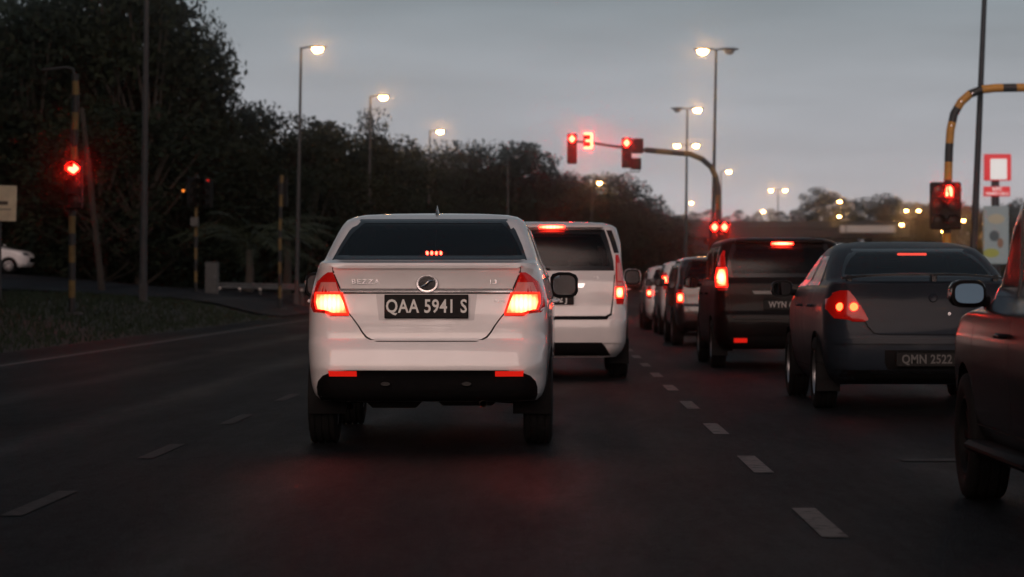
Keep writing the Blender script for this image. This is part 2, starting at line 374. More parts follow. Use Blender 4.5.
# painted markings, each one its own sheet on the road
def marking(x0, x1, y0, y1, m, name='lane_marking', z=0.004):
    n = max(1, int((y1-y0)/4)); v = []; f = []
    for i in range(n+1):
        y = y0+(y1-y0)*i/n; v += [(x0+off(y), y, z), (x1+off(y), y, z)]
    f = [(2*i, 2*i+1, 2*i+3, 2*i+2) for i in range(n)]
    return struct(mesh(name, v, f, m, None, None, fixn=False))
for k in range(-2, 12):
    yc = 12.28+3.93*k; marking(1.10, 1.21, yc-0.75, yc+0.75, M_WHITELINE)
for k in range(-2, 12):
    yc = 13.35+4.1*k; marking(-2.50, -2.40, yc-0.75, yc+0.75, M_WORNLINE)
marking(-7.08, -6.95, -40, 88, M_WHITELINE, 'edge_line')
marking(4.70, 4.81, -40, 66, M_WHITELINE, 'edge_line')
marking(-6.9, 4.6, 67.5, 67.9, M_WHITELINE, 'stop_line', 0.0045)
marking(2.05, 2.45, 16.45, 16.70, M_WORNLINE, 'worn_mark'); marking(2.62, 2.95, 16.45, 16.68, M_WORNLINE, 'worn_mark')

# kerbed medians
def median(x0, x1, y0, y1, label):
    Y = axis([(y0, y1, 4.0)]); v = []; f = []
    pr = [(x0, 0.0), (x0+0.03, 0.13), (x0+0.16, 0.145), (x1-0.16, 0.145), (x1-0.03, 0.13), (x1, 0.0)]
    for y in Y:
        for x, z in pr: v.append((x+off(y), y, z))
    k = len(pr); mi = []
    for j in range(len(Y)-1):
        for i in range(k-1): f.append((j*k+i, j*k+i+1, (j+1)*k+i+1, (j+1)*k+i)); mi.append(1 if i == 2 else 0)
    e = (len(Y)-1)*k; f += [tuple(range(k)), tuple(e+i for i in range(k-1, -1, -1))]; mi += [0, 0]
    struct(mesh('median', v, f, [M_KERB, M_SOIL], None, 40, mi=mi))
median(9.2, 11.4, -60, 71, '')
median(4.9, 7.2, 92, 400, '')

# ------------------------------------------------------------------ cars: a shell of stacked plan contours, panels conform to it
def pchip(keys):
    "monotone cubic interpolation of every column over the first one"
    xs = [k[0] for k in keys]; n = len(xs); cols = list(zip(*keys))[1:]; sl = []
    for c in cols:
        d = [(c[i+1]-c[i])/(xs[i+1]-xs[i]) for i in range(n-1)]; m = [d[0]]
        for i in range(1, n-1): m.append(0.0 if d[i-1]*d[i] <= 0 else 2*d[i-1]*d[i]/(d[i-1]+d[i]))
        m.append(d[-1]); sl.append(m)
    def ev(x):
        x = max(xs[0], min(xs[-1], x)); i = 0
        while i < n-2 and x > xs[i+1]: i += 1
        h = xs[i+1]-xs[i]; t = (x-xs[i])/h; r = []
        for c, m in zip(cols, sl):
            r.append((2*t**3-3*t*t+1)*c[i]+(t**3-2*t*t+t)*h*m[i]+(-2*t**3+3*t*t)*c[i+1]+(t**3-t*t)*h*m[i+1])
        return r
    return ev
class Shell:
    # keys: (z, half width, rear y, front y, rear corner x, rear corner y)
    NR, NC, NS, NF = 24, 9, 74, 12
    def __init__(s, keys, kr=0.06, kf=0.10, bow=0.05):
        s.keys = keys; s.ev = pchip(keys); s.kr, s.kf, s.bow = kr, kf, bow
        s.len = max(k[3] for k in keys); s.cache = {}
    def contour(s, z):
        q = round(z, 4)
        if q in s.cache: return s.cache[q]
        w, yr, yf, rcx, rcy = s.ev(z); pts = []; span = max(0.05, yf-yr); mid = s.len*0.5
        rcx = min(rcx, w*0.9); rcy = min(rcy, span*0.4); bow = min(s.bow, span*0.1)
        xe = w-rcx; ye = yr+bow*(xe/max(w, .01))**2
        for i in range(s.NR): t = i/s.NR; pts.append((xe*t, yr+bow*(xe*t/max(w, .01))**2))
        for i in range(s.NC):
            a = math.pi/2*i/s.NC; pts.append((xe+rcx*math.sin(a)**0.95, ye+rcy*(1-math.cos(a))))
        fcx, fcy = w*0.45, min(0.42, span*0.35); fx = w-fcx; fe = yf-0.10*min(1, span)
        ya, yb = ye+rcy, fe-fcy
        for i in range(s.NS): t = i/s.NS; pts.append((w, ya+(yb-ya)*t))
        for i in range(s.NC):
            a = math.pi/2*i/s.NC; pts.append((fx+fcx*math.cos(a), yb+fcy*math.sin(a)))
        for i in range(s.NF+1): t = 1-i/s.NF; pts.append((fx*t, yf-(yf-fe)*t*t))
        o = []
        for x, y in pts:
            g = 1-s.kr*max(0.0, (mid-y)/mid)**2-s.kf*max(0.0, (y-mid)/mid)**2.4; o.append((x*g, y))
        s.cache[q] = o; return o
    def rear_y(s, x, z):
        x = abs(x); p = s.contour(z); m = s.NR+s.NC
        for i in range(m):
            if p[i+1][0] >= x: 
                a, b = p[i], p[i+1]; t = (x-a[0])/max(1e-6, b[0]-a[0]); return a[1]+(b[1]-a[1])*max(0, min(1, t))
        return p[m][1]
    def front_y(s, x, z):
        x = abs(x); p = s.contour(z); n = len(p)-1
        for i in range(n, n-s.NF-s.NC, -1):
            if p[i-1][0] >= x:
                a, b = p[i], p[i-1]; t = (x-a[0])/max(1e-6, b[0]-a[0]); return a[1]+(b[1]-a[1])*max(0, min(1, t))
        return p[n-s.NF-s.NC][1]
    def side_x(s, y, z):
        p = s.contour(z); k0, k1 = s.NR, s.NR+2*s.NC+s.NS
        for i in range(k0, k1):
            if p[i+1][1] >= y:
                a, b = p[i], p[i+1]; t = (y-a[1])/max(1e-6, b[1]-a[1]); return a[0]+(b[0]-a[0])*max(0, min(1, t))
        return p[k1][0]

def inpoly(x, y, poly):
    c = False; j = len(poly)-1
    for i in range(len(poly)):
        xi, yi = poly[i]; xj, yj = poly[j]
        if (yi > y) != (yj > y) and x < (xj-xi)*(y-yi)/(yj-yi)+xi: c = not c
        j = i
    return c
def rows_poly(rows): return [(r[1], r[0]) for r in rows]+[(r[2], r[0]) for r in reversed(rows)]
def shrink(rows, e):
    # move a row outline inwards by about e
    z0, z1 = rows[0][0], rows[-1][0]; r = []
    for z, a, b in rows:
        t = (z-z0)/(z1-z0); r.append((z0+e+(z1-z0-2*e)*t, a+e, b-e))
    return r
def resample(rows, step=0.03):
    o = []
    for i in range(len(rows)-1):
        a, b = rows[i], rows[i+1]; n = max(1, int(abs(b[0]-a[0])/step))
        for k in range(n): t = k/n; o.append(tuple(a[j]+(b[j]-a[j])*t for j in range(3)))
    return o+[rows[-1]]

def oval(mb, c, W, D, H, rot=None, n=28):
    "flat superellipse plate facing along y"
    v = []
    for s in (-1, 1):
        for k in range(n):
            a = 2*math.pi*k/n; q = Vector((W/2*math.copysign(abs(math.cos(a))**.62, math.cos(a)), s*D/2, H/2*math.copysign(abs(math.sin(a))**.62, math.sin(a))))
            if rot is not None: q = rot @ q
            v.append((q.x+c[0], q.y+c[1], q.z+c[2]))
    mb.add(v, [tuple(range(n)), tuple(range(2*n-1, n-1, -1))]+[(k, (k+1) % n, n+(k+1) % n, n+k) for k in range(n)])
class Car:
    def __init__(s, name, label, cat, loc, rz, shell, paintm, wheels, group=None):
        s.sh = shell; s.p = paintm; s.wheels = wheels; s.holes = []
        s.root = thing(name, label, cat, loc, rz, group)
    def pos(s, face, u, z, o):
        sh = s.sh
        if face == 'rear': return (u, sh.rear_y(u, z)-o, z)
        if face == 'front': return (u, sh.front_y(u, z)+o, z)
        x = sh.side_x(u, z)
        return (x+o, u, z) if face == 'right' else (-x-o, u, z)
    def panel(s, name, face, rows, m, o=0.004, thick=0.012, ncol=10, parent=None, smooth=40, bulge=0.0):
        rows = resample(rows); v = []; f = []; nc = ncol+1; nr = len(rows)
        for ri, (z, a, b) in enumerate(rows):
            for i in range(nc):
                u = a+(b-a)*i/ncol; e = 0.0
                if bulge:
                    tz = ri/(nr-1)*2-1; tx = i/ncol*2-1; e = bulge*(1-tz**4)*(1-tx**4)
                v.append(s.pos(face, u, z, o+e))
        for j in range(nr-1):
            for i in range(ncol): f.append((j*nc+i, j*nc+i+1, (j+1)*nc+i+1, (j+1)*nc+i))
        # rim going back into the body
        edge = [i for i in range(nc)]+[j*nc+ncol for j in range(1, nr)]+[(nr-1)*nc+i for i in range(ncol-1, -1, -1)]+[j*nc for j in range(nr-2, 0, -1)]
        b0 = len(v)
        for e in edge:
            ri, i = divmod(e, nc); z, a, b = rows[ri]; v.append(s.pos(face, a+(b-a)*i/ncol, z, o-thick))
        n = len(edge)
        for k in range(n): f.append((edge[k], edge[(k+1) % n], b0+(k+1) % n, b0+k))
        return mesh(name, v, f, m, parent or s.root, smooth)
    def frame(s, name, face, rows, e, m, o=0.006, parent=None):
        "strip between an outline and the same outline moved inwards by e"
        A = resample(rows, 0.04); B = shrink(A, e); v = []; f = []
        def loop(r):
            p = [(x[1], x[0]) for x in r]; top = r[-1]; bot = r[0]; n = 14
            p += [(top[1]+(top[2]-top[1])*i/n, top[0]) for i in range(1, n)]
            p += [(x[2], x[0]) for x in reversed(r)]
            p += [(bot[2]+(bot[1]-bot[2])*i/n, bot[0]) for i in range(1, n)]
            return p
        a, b = loop(A), loop(B); n = len(a)
        for u, z in a: v.append(s.pos(face, u, z, o-0.012))
        for u, z in a: v.append(s.pos(face, u, z, o))
        for u, z in b: v.append(s.pos(face, u, z, o))
        for u, z in b: v.append(s.pos(face, u, z, o-0.012))
        for k in range(n):
            k2 = (k+1) % n
            for r in range(3): f.append((r*n+k, r*n+k2, (r+1)*n+k2, (r+1)*n+k))
        return mesh(name, v, f, m, parent or s.root, 40)
    def window(s, face, rows, gm, border=0.05, name='window', seal=M_GLOSSBLK, hole=True):
        g = s.panel(name, face, shrink(rows, border*0.6), gm, 0.003, 0.002, 12)
        s.frame('seal', face, rows, border, seal, 0.006, g)
        if hole: s.holes.append((face, rows_poly(shrink(rows, border*0.45))))
        return g
    def seam(s, face, pts, w=0.006, m=None, name='panel_gap', o=0.0015, parent=None):
        "thin dark line following the shell along a polyline of (u, z)"
        q = []
        for i in range(len(pts)-1):
            a, b = pts[i], pts[i+1]; n = max(1, int(math.hypot(b[0]-a[0], b[1]-a[1])/0.03))
            for k in range(n): q.append((a[0]+(b[0]-a[0])*k/n, a[1]+(b[1]-a[1])*k/n))
        q.append(pts[-1]); v = []; f = []
        for i, (u, z) in enumerate(q):
            a, b = q[max(0, i-1)], q[min(len(q)-1, i+1)]; dx, dz = b[0]-a[0], b[1]-a[1]; l = math.hypot(dx, dz) or 1
            nx, nz = -dz/l*w/2, dx/l*w/2
            v += [s.pos(face, u-nx, z-nz, o), s.pos(face, u+nx, z+nz, o)]
        for i in range(len(q)-1): f.append((2*i, 2*i+1, 2*i+3, 2*i+2))
        return mesh(name, v, f, m or M_SEAM, parent or s.root, None)
    def body(s, step=0.034):
        sh = s.sh; ks = [k[0] for k in sh.keys]; zs = []
        for i in range(len(ks)-1):
            n = max(1, int(math.ceil((ks[i+1]-ks[i])/step)))
            zs += [ks[i]+(ks[i+1]-ks[i])*j/n for j in range(n)]
        zs.append(ks[-1])
        rings = []
        for z in zs:
            c = sh.contour(z); ring = [(x, y, z) for x, y in c]+[(-x, y, z) for x, y in reversed(c[1:-1])]; rings.append(ring)
        n = len(rings[0]); v = [p for r in rings for p in r]; f = []
        for i in range(len(rings)-1):
            for j in range(n): f.append((i*n+j, i*n+(j+1) % n, (i+1)*n+(j+1) % n, (i+1)*n+j))
        top = len(rings)-1
        h = n//2
        f2 = [(top*n+j, top*n+j+1, top*n+n-j-1, top*n+(n-j) % n) for j in range(0, h)]
        keep = []; sides = max(k[1] for k in sh.keys)
        kill_edges = set()
        for q in f:
            cx = sum(v[i][0] for i in q)/4; cy = sum(v[i][1] for i in q)/4; cz = sum(v[i][2] for i in q)/4
            drop = False
            if abs(cx) > 0.62*sides:
                for wx, wy, wr in s.wheels:
                    if (cy-wy)**2+(cz-wr)**2 < (wr+0.055)**2 and cz < wr+wr+0.2: drop = True
            if not drop and s.holes:
                for face, poly in s.holes:
                    if face == 'rear' and cy < sh.len*0.42 and inpoly(cx, cz, poly): 
                        if abs(cy-sh.rear_y(cx, cz)) < 0.03: drop = True
                    elif face == 'front' and cy > sh.len*0.42 and inpoly(cx, cz, poly):
                        if abs(cy-sh.front_y(cx, cz)) < 0.03: drop = True
                    elif face == 'right' and cx > 0 and abs(cx-sh.side_x(cy, cz)) < 0.03 and inpoly(cy, cz, poly): drop = True
                    elif face == 'left' and cx < 0 and abs(-cx-sh.side_x(cy, cz)) < 0.03 and inpoly(cy, cz, poly): drop = True
            if not drop: keep.append(q)
        keepset = set(keep); used = {}
        for q in f:
            if q in keepset: continue
            cx = sum(v[i][0] for i in q)/4; cy = sum(v[i][1] for i in q)/4; cz = sum(v[i][2] for i in q)/4
            for wx, wy, wr in s.wheels:
                if abs(cx) > 0.62*sides and (cy-wy)**2+(cz-wr)**2 < (wr+0.055)**2:
                    for i in q: used[i] = (wy, wr)
        border = set(i for q in keep for i in q)
        for i, (wy, wr) in used.items():
            if i in border:
                x, y, z = v[i]; d = math.hypot(y-wy, z-wr) or 1; k = (wr+0.055)/d
                ny, nz = wy+(y-wy)*k, wr+(z-wr)*k
                if nz > v[0][2]-0.001: v[i] = (x, ny, nz)
        o = mesh('body', v, keep+f2, s.p, s.root, 32)
        s.body_obj = o
        # arch liners
        for wx, wy, wr in s.wheels:
            mb = MB(); a = wr+0.053; sx = 1 if wx > 0 else -1; xo = abs(wx)+0.085; xi = abs(wx)-0.16
            mb.lathe([(sx*xo, a), (sx*xi, a), (sx*xi, 0.02)], 22, 'X', (0, wy, wr), a0=-0.25, a1=math.pi+0.25)
            mb.build('wheel_arch', M_TRIM, s.root, 40)
        return o
    def wheel(s, m_rim=None, spokes=8, width=0.185):
        pr = None
        for wx, wy, wr in s.wheels:
            sx = 1 if wx > 0 else -1; h = width/2; ri = wr*0.64
            e = bpy.data.objects.new('wheel', None); COL.objects.link(e); e.parent = s.root; e.location = (wx, wy, wr); e.empty_display_size = 0.1
            if sx < 0: e.rotation_euler = (0, 0, math.pi)
            if pr is None:
                mb = MB(); prof = [(-h*0.86, ri), (-h, ri+0.02), (-h*1.03, wr*0.82), (-h*0.93, wr*0.965), (-h*0.80, wr)]
                for g in (-0.5, 0.0, 0.5): prof += [(h*(g-0.09), wr), (h*(g-0.06), wr-0.008), (h*(g+0.06), wr-0.008), (h*(g+0.09), wr)]
                prof += [(h*0.80, wr), (h*0.93, wr*0.965), (h*1.03, wr*0.82), (h, ri+0.02), (h*0.86, ri)]
                mb.lathe(prof, 40); t = mb.build('tyre', M_TYRE, e, 40)
                mb = MB(); mb.lathe([(h*0.86, ri+0.004), (h*0.9, ri-0.012), (h*0.55, ri-0.03), (-h*0.86, ri-0.02), (-h*0.86, ri+0.004)], 36)
                mb.lathe([(h*0.62, 0.001), (h*0.66, 0.04), (h*0.55, 0.065), (h*0.2, 0.07)], 20)
                for k in range(spokes):
                    a = 2*math.pi*k/spokes; rot = Matrix.Rotation(a, 3, 'X')
                    mb.box(rot @ Vector((h*0.52, 0, (ri+0.02)/2)), (0.025, 0.045, ri-0.04), 0, 0.008, rot)
                r = mb.build('rim', m_rim or M_RIM, e, 40)
                mb = MB(); mb.lathe([(-h*0.2, 0.001), (-h*0.2, ri*0.62), (-h*0.05, ri*0.62), (-h*0.05, 0.001)], 24); d = mb.build('brake_disc', M_UNDER, e, 40)
                pr = (t, r, d)
            else:
                for x in pr: c = x.copy(); COL.objects.link(c); c.parent = e
    def plate(s, text, z, x=0.0, w=0.52, h=0.125, tsize=0.098, wscale=0.86, y=None, tm=None):
        yy = (s.sh.rear_y(x, z) if y is None else y)-0.020
        b = MB(); b.box((0, 0, 0), (w, 0.012, h), 0, 0.004); p = b.build('number_plate', M_PLATE, s.root, 30, (x, yy, z))
        f = MB()
        for a, bb in (((0, -0.0075, h/2-0.004), (w-0.004, 0.004, 0.006)), ((0, -0.0075, -h/2+0.004), (w-0.004, 0.004, 0.006)), ((-w/2+0.004, -0.0075, 0), (0.006, 0.004, h-0.016)), ((w/2-0.004, -0.0075, 0), (0.006, 0.004, h-0.016))): f.box(a, bb)
        f.build('plate_rim', M_TRIM, p, 30)
        if text: text_obj('plate_lettering', text, tsize, tm or M_PLTXT, p, (0, -0.0085, -0.002), bold=0.0022, wscale=wscale, spacing=1.06)
        return p
    def mirrors(s, y, z, m=None, size=(0.20, 0.10, 0.145), gap=0.055, tilt=9.0, yaw=0.0):
        for sx in (-1, 1):
            x0 = s.sh.side_x(y, z-0.14)-0.03; W, D, H = size
            mb = MB(); secs = []
            for t, k in ((0.0, 0.55), (0.08, 0.86), (0.3, 1.0), (0.7, 0.98), (0.92, 0.8), (1.0, 0.5)):
                x = sx*(x0+gap+W*t); ring = []
                for j in range(14):
                    a = 2*math.pi*j/14; cz = math.copysign(abs(math.sin(a))**0.75, math.sin(a)); cy = math.copysign(abs(math.cos(a))**0.6, math.cos(a))
                    ring.append((x, y+0.02+D*0.5*cy*(0.85 if cy < 0 else 1.0), z+H*0.5*k*cz))
                secs.append(ring)
            v = [p for r in secs for p in r]; f = []
            for i in range(len(secs)-1):
                for j in range(14): f.append((i*14+j, i*14+(j+1) % 14, (i+1)*14+(j+1) % 14, (i+1)*14+j))
            f += [tuple(range(14)), tuple((len(secs)-1)*14+j for j in range(14))]
            b = len(v)
            mo = mesh('mirror', v, f, m or s.p, s.root, 45)
            g = MB(); oval(g, (sx*(x0+gap+W*0.5), y+0.02-D*0.5*0.85-(0.030 if yaw else 0.010), z), W*0.80, 0.006, H*0.76, Matrix.Rotation(R(yaw), 3, 'Z') @ Matrix.Rotation(R(tilt), 3, 'X'))
            g.build('mirror_glass', M_MIRROR, mo, 40)
            r = MB(); oval(r, (sx*(x0+gap+W*0.5), y+0.02-D*0.5*0.85+0.008, z), W*0.94, 0.020, H*0.94); r.build('mirror_rim', M_TRIM, mo, 40)
            st = MB(); st.tube([(sx*(x0-0.02), y+0.03, z-H*0.28), (sx*(x0+gap+0.03), y+0.02, z-H*0.2)], 0.028, 8); st.build('mirror_arm', M_TRIM, mo, 40)
    def interior(s, ybench, yfront, zf=0.45, w=0.62, rows=1, heads=2):
        def seat(y, x, wd, name, n):
            mb = MB(); mb.box((x, y+0.25, zf-0.02), (wd, 0.5, 0.16), 0, 0.05)
            mb.box((x, y, zf+0.28), (wd*0.96, 0.15, 0.52), 0, 0.06, Matrix.Rotation(R(12), 3, 'X'))
            so = mb.build(name, M_SEAT, s.root, 40)
            for k in range(n):
                hx = x+(k-(n-1)/2)*(wd/max(1, n)); hb = MB(); hb.box((hx, y-0.07, zf+0.62), (0.25, 0.09, 0.17), 0, 0.04)
                hb.tube([(hx-0.06, y-0.05, zf+0.5), (hx-0.06, y-0.07, zf+0.58)], 0.006, 6); hb.tube([(hx+0.06, y-0.05, zf+0.5), (hx+0.06, y-0.07, zf+0.58)], 0.006, 6)
                hb.build('headrest', M_SEAT, so, 40)
        for r in range(rows): seat(ybench+0.85*r, 0, w*2, 'rear_seat', heads)
        for x in (-w*0.56, w*0.56): seat(yfront, x, 0.5, 'front_seat', 1)
        mb = MB(); mb.box((0, yfront+1.0, 0.83), (w*2, 0.42, 0.26), 0, 0.07); mb.build('dashboard', M_DASH, s.root, 40)
        mb = MB(); pts = [(w*0.56+0.18*math.cos(a*math.pi/12), yfront+0.72-0.06*math.sin(a*math.pi/12), 0.86+0.17*math.sin(a*math.pi/12)) for a in range(25)]
        mb.tube(pts, 0.014, 8, caps=False); mb.tube([(w*0.56-0.17, yfront+0.72, 0.86), (w*0.56+0.17, yfront+0.72, 0.86)], 0.02, 6); mb.build('steering_wheel', M_DASH, s.root, 40)
        mb = MB(); mb.box((0, yfront+0.62, s.sh.keys[-1][0]-0.19), (0.22, 0.02, 0.06), 0, 0.01); mb.build('rear_view_mirror', M_DASH, s.root, 40)
    def under(s, y0, y1, w=0.5, z=0.25, muff=None):
        mb = MB(); mb.box((0, (y0+y1)/2, z+0.05), (2*w, y1-y0, 0.10), 0, 0.03); mb.build('underbody', M_UNDER, s.root, 40)
    def lit_lamp(s, face, rows, lens, lit_rows, lit=M_BRAKE, o=0.006, bulge=0.01, name='tail_lamp', rim=0.014):
        p = s.panel(name, face, rows, lens, o, 0.03, 10, bulge=bulge)
        if lit_rows:
            big = [(z, a-rim, b+rim) for z, a, b in lit_rows]; big = [(big[0][0]-rim,)+big[0][1:]]+big[1:-1]+[(big[-1][0]+rim,)+big[-1][1:]]
            s.panel('lamp_surround', face, big, M_BRAKERIM, o+bulge*0.9+0.003, 0.012, 8, p)
            s.panel('brake_light', face, lit_rows, lit, o+bulge*0.9+0.006, 0.012, 8, p)
        return p
def mirror_rows(rows): return [(z, -b, -a) for z, a, b in rows]
def doors(c, ys, z0, z1, wheels=True, handles=(), hz=0.9):
    for face in ('left', 'right'):
        for y in ys: c.seam(face, [(y, z0), (y, z1)], 0.006)
        c.seam(face, [(min(ys), z0), (max(ys), z0)], 0.006)
        for y in handles:
            z = hz; x = c.sh.side_x(y, z)*(1 if face == 'right' else -1); sg = 1 if x > 0 else -1
            mb = MB(); mb.tube([(x, y-0.09, z), (x+sg*0.03, y-0.08, z), (x+sg*0.034, y, z+0.004), (x+sg*0.03, y+0.08, z), (x, y+0.09, z)], 0.011, 8)
            mb.build('door_handle', c.p, c.root, 50)

# ------------------------------------------------------------------ white sedan
def white_sedan():
    K = [(.30, .735, .10, 4.02, .22, .30), (.33, .765, .045, 4.08, .20, .30), (.40, .79, .015, 4.12, .18, .30), (.48, .80, -.012, 4.14, .18, .30),
         (.505, .802, -.034, 4.145, .18, .30), (.53, .804, -.036, 4.15, .18, .30), (.58, .808, -.022, 4.15, .18, .30), (.64, .812, -.002, 4.14, .18, .29), (.675, .812, .020, 4.12, .17, .28), (.70, .812, .046, 4.11, .17, .28), (.74, .812, .050, 4.09, .17, .28), (.82, .811, .05, 4.02, .17, .28), (.92, .806, .055, 3.78, .16, .28),
         (1.0, .79, .058, 3.40, .16, .28), (1.06, .774, .050, 3.08, .16, .28), (1.12, .755, .030, 2.93, .15, .26), (1.158, .742, .012, 2.86, .14, .24), (1.176, .732, .022, 2.82, .13, .22), (1.186, .726, .10, 2.79, .12, .20),
         (1.198, .720, .44, 2.765, .09, .18), (1.25, .702, .575, 2.67, .085, .2), (1.35, .664, .80, 2.47, .085, .22), (1.43, .630, .985, 2.28, .09, .22),
         (1.475, .600, 1.11, 2.14, .10, .25), (1.500, .560, 1.24, 2.03, .14, .28), (1.514, .50, 1.38, 1.93, .16, .3), (1.523, .36, 1.52, 1.82, .16, .2), (1.527, .15, 1.60, 1.74, .06, .06)]
    sh = Shell(K, 0.075, 0.12, 0.045); r = .291
    c = Car('sedan_car', 'white sedan with brake lights on and black number plate QAA 5941 S', 'car', (-.811, 17.62, 0), 0.0, sh, M_WHITE,
            [(-.70, .80, r), (.70, .80, r), (-.70, 3.255, r), (.70, 3.255, r)])
    rw = [(1.200, -.63, .63), (1.30, -.595, .595), (1.40, -.55, .55), (1.478, -.49, .49)]
    c.window('rear', rw, G_DARK, 0.03, 'rear_window')
    c.window('front', [(1.09, -.60, .60), (1.30, -.55, .55), (1.46, -.47, .47)], G_CLEAR, 0.05, 'windscreen')
    for f in ('left', 'right'):
        c.window(f, [(1.09, 1.68, 2.62), (1.25, 1.66, 2.40), (1.41, 1.64, 2.10)], G_MED, 0.04, 'side_window')
        c.window(f, [(1.10, .98, 1.62), (1.25, 1.02, 1.60), (1.41, 1.12, 1.58)], G_MED, 0.04, 'side_window')
    c.body(); c.wheel(); c.mirrors(2.42, 1.035, M_GLOSSBLK, (0.20, 0.11, 0.19), 0.0)
    doors(c, (.93, 1.65, 2.62), .36, 1.08, handles=(1.02, 1.78), hz=.93)
    c.interior(.98, 1.75)
    # boot lid with its gap
    lid = [(.688, -.31, .31), (.696, -.345, .345), (.712, -.375, .375), (.74, -.40, .40), (.78, -.425, .425), (.83, -.462, .462), (.86, -.488, .488), (1.0, -.535, .535), (1.11, -.582, .582), (1.150, -.585, .585)]
    gap = [(.679, -.31, .31), (.688, -.352, .352), (.706, -.386, .386), (.737, -.411, .411), (.78, -.436, .436), (.83, -.473, .473), (.86, -.499, .499), (1.0, -.546, .546), (1.11, -.594, .594), (1.149, -.597, .597)]
    c.panel('lid_gap', 'rear', gap, M_SEAM, 0.001, 0.004, 24)
    lo = c.panel('boot_lid', 'rear', lid, M_WHITE, 0.009, 0.012, 24)
    # crease and spoiler lip, chrome strip above the plate
    c.panel('spoiler_lip', 'rear', [(1.142, -.575, .575), (1.160, -.60, .60), (1.172, -.60, .60)], M_WHITE, 0.024, 0.03, 24, lo)
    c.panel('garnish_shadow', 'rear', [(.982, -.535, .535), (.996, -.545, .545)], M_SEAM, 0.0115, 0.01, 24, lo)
    c.panel('chrome_strip', 'rear', [(.992, -.54, .54), (1.005, -.545, .545), (1.016, -.545, .545)], M_CHROME, 0.024, 0.02, 24, lo)
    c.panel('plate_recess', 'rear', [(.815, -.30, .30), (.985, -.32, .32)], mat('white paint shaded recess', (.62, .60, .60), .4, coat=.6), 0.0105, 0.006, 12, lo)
    c.plate('QAA 5941 S', .902, 0.0, .53, .150, .118, .80)
    # oval emblem with a swirl
    eb = MB(); eb.lathe([(-.004, .001), (-.012, .045), (-.012, .058), (0, .064)], 30, 'Y'); e = eb.build('emblem', M_CHROME, lo, 40, (0.005, sh.rear_y(0, 1.045)-.018, 1.045)); e.scale = (1.15, 1, .92)
    eb = MB(); eb.lathe([(-.013, .001), (-.0125, .047)], 26, 'Y'); eb.build('emblem_field', M_GLOSSBLK, e, None)
    sw = MB(); sp = [(-.040, -.0155, -.012), (-.018, -.0155, .014), (.004, -.0155, .004), (.022, -.0155, -.012), (.042, -.0155, .012)]
    sw.tube([(-.036, -.0155, -.022), (-.012, -.0155, -.010), (.0, -.0155, .004), (.012, -.0155, .018), (.038, -.0155, .024)], [.003, .010, .011, .010, .003], 8); sw.build('emblem_swirl', M_CHROME, e, 40)
    text_obj('badge_lettering', 'BEZZA', .040, M_CHROME, lo, (-.385, sh.rear_y(.38, 1.06)-.014, 1.058), wscale=1.35, spacing=1.15)
    text_obj('badge_lettering', '1.3', .036, M_CHROME, lo, (.42, sh.rear_y(.42, 1.06)-.014, 1.056), wscale=1.2)
    text_obj('badge_lettering', 'VVT-i', .026, M_CHROME, lo, (.46, sh.rear_y(.46, .935)-.014, .935), wscale=1.2)
    for sx in (-1, 1):
        lamp = [(.842, .49, .61), (.865, .496, .725), (.90, .507, .748), (.985, .543, .742), (1.06, .570, .705), (1.10, .585, .655), (1.118, .592, .625)]
        lit = [(.862, .505, .60), (.885, .512, .692), (.93, .527, .705), (.978, .547, .700)]
        up = [(.992, .556, .700), (1.055, .574, .672)]
        if sx < 0: lamp, lit, up = mirror_rows(lamp), mirror_rows(lit), mirror_rows(up)
        t = c.lit_lamp('rear', lamp, M_REDLENS, lit, M_BRAKE)
        c.panel('reverse_light', 'rear', up, M_CLEARLENS, 0.017, 0.01, 6, t)
        rf = [(.462, .435, .610), (.497, .435, .615)]
        c.panel('reflector', 'rear', rf if sx > 0 else mirror_rows(rf), M_REFLECT, 0.030, 0.02, 6)
        hl = [(.62, .44, .70), (.72, .42, .72), (.80, .45, .66)]
        c.panel('headlamp', 'front', hl if sx > 0 else mirror_rows(hl), M_HEAD, .006, .02, 6)
        th = MB(); th.lathe([(-.006, .001), (-.006, .028), (.006, .032)], 16, 'Y'); o = th.build('glint_oval', M_UNDER, c.root, 40, (sx*.255+.0, -.022, .415)); o.scale = (1.0, 1, .42)  # oval discs standing in for pale glints on the lower bumper
    # dark lower bumper arch
    c.panel('bumper_diffuser', 'rear', [(.303, -.685, .685), (.34, -.70, .70), (.39, -.70, .70), (.43, -.688, .688), (.465, -.655, .655), (.488, -.60, .60), (.500, -.50, .50)], M_TRIM, 0.022, 0.03, 40)
    c.panel('grille', 'front', [(.34, -.5, .5), (.55, -.55, .55)], M_TRIM, .006, .02, 10)
    # high stop lamp inside the rear screen
    hb = MB(); hb.box((.02, .74, 1.232), (.20, .08, .05), 0, .01); ho = hb.build('stop_lamp_case', M_TRIM, c.root, 40)
    for k in range(4):
        lb = MB(); lb.box((-.045+.030*k+.02, .692, 1.246), (.017, .012, .024), 0, .004); lb.build('led', M_LEDS, ho, 40)
    pb = MB(); pb.box((0, .80, 1.185), (1.2, .44, .02), 0, .005); pb.build('parcel_shelf', M_DASH, c.root, 40)
    # shark fin aerial
    fin = MB(); v = []
    for y, h, w in ((0, .0, .004), (.02, .052, .010), (.05, .070, .016), (.10, .045, .022), (.17, .012, .016), (.20, 0, .004)): v += [(-w, y, -.012), (0, y, h), (w, y, -.012)]
    fin.add(v, [(3*i+a, 3*i+b, 3*i+3+b, 3*i+3+a) for i in range(5) for a, b in ((0, 1), (1, 2))]); fin.build('aerial', M_GLOSSBLK, c.root, 40, (.01, 1.36, 1.512))
    # underside: floor, beam axle, springs, muffler, tail pipe
    c.under(.75, 3.7, .50, .27)
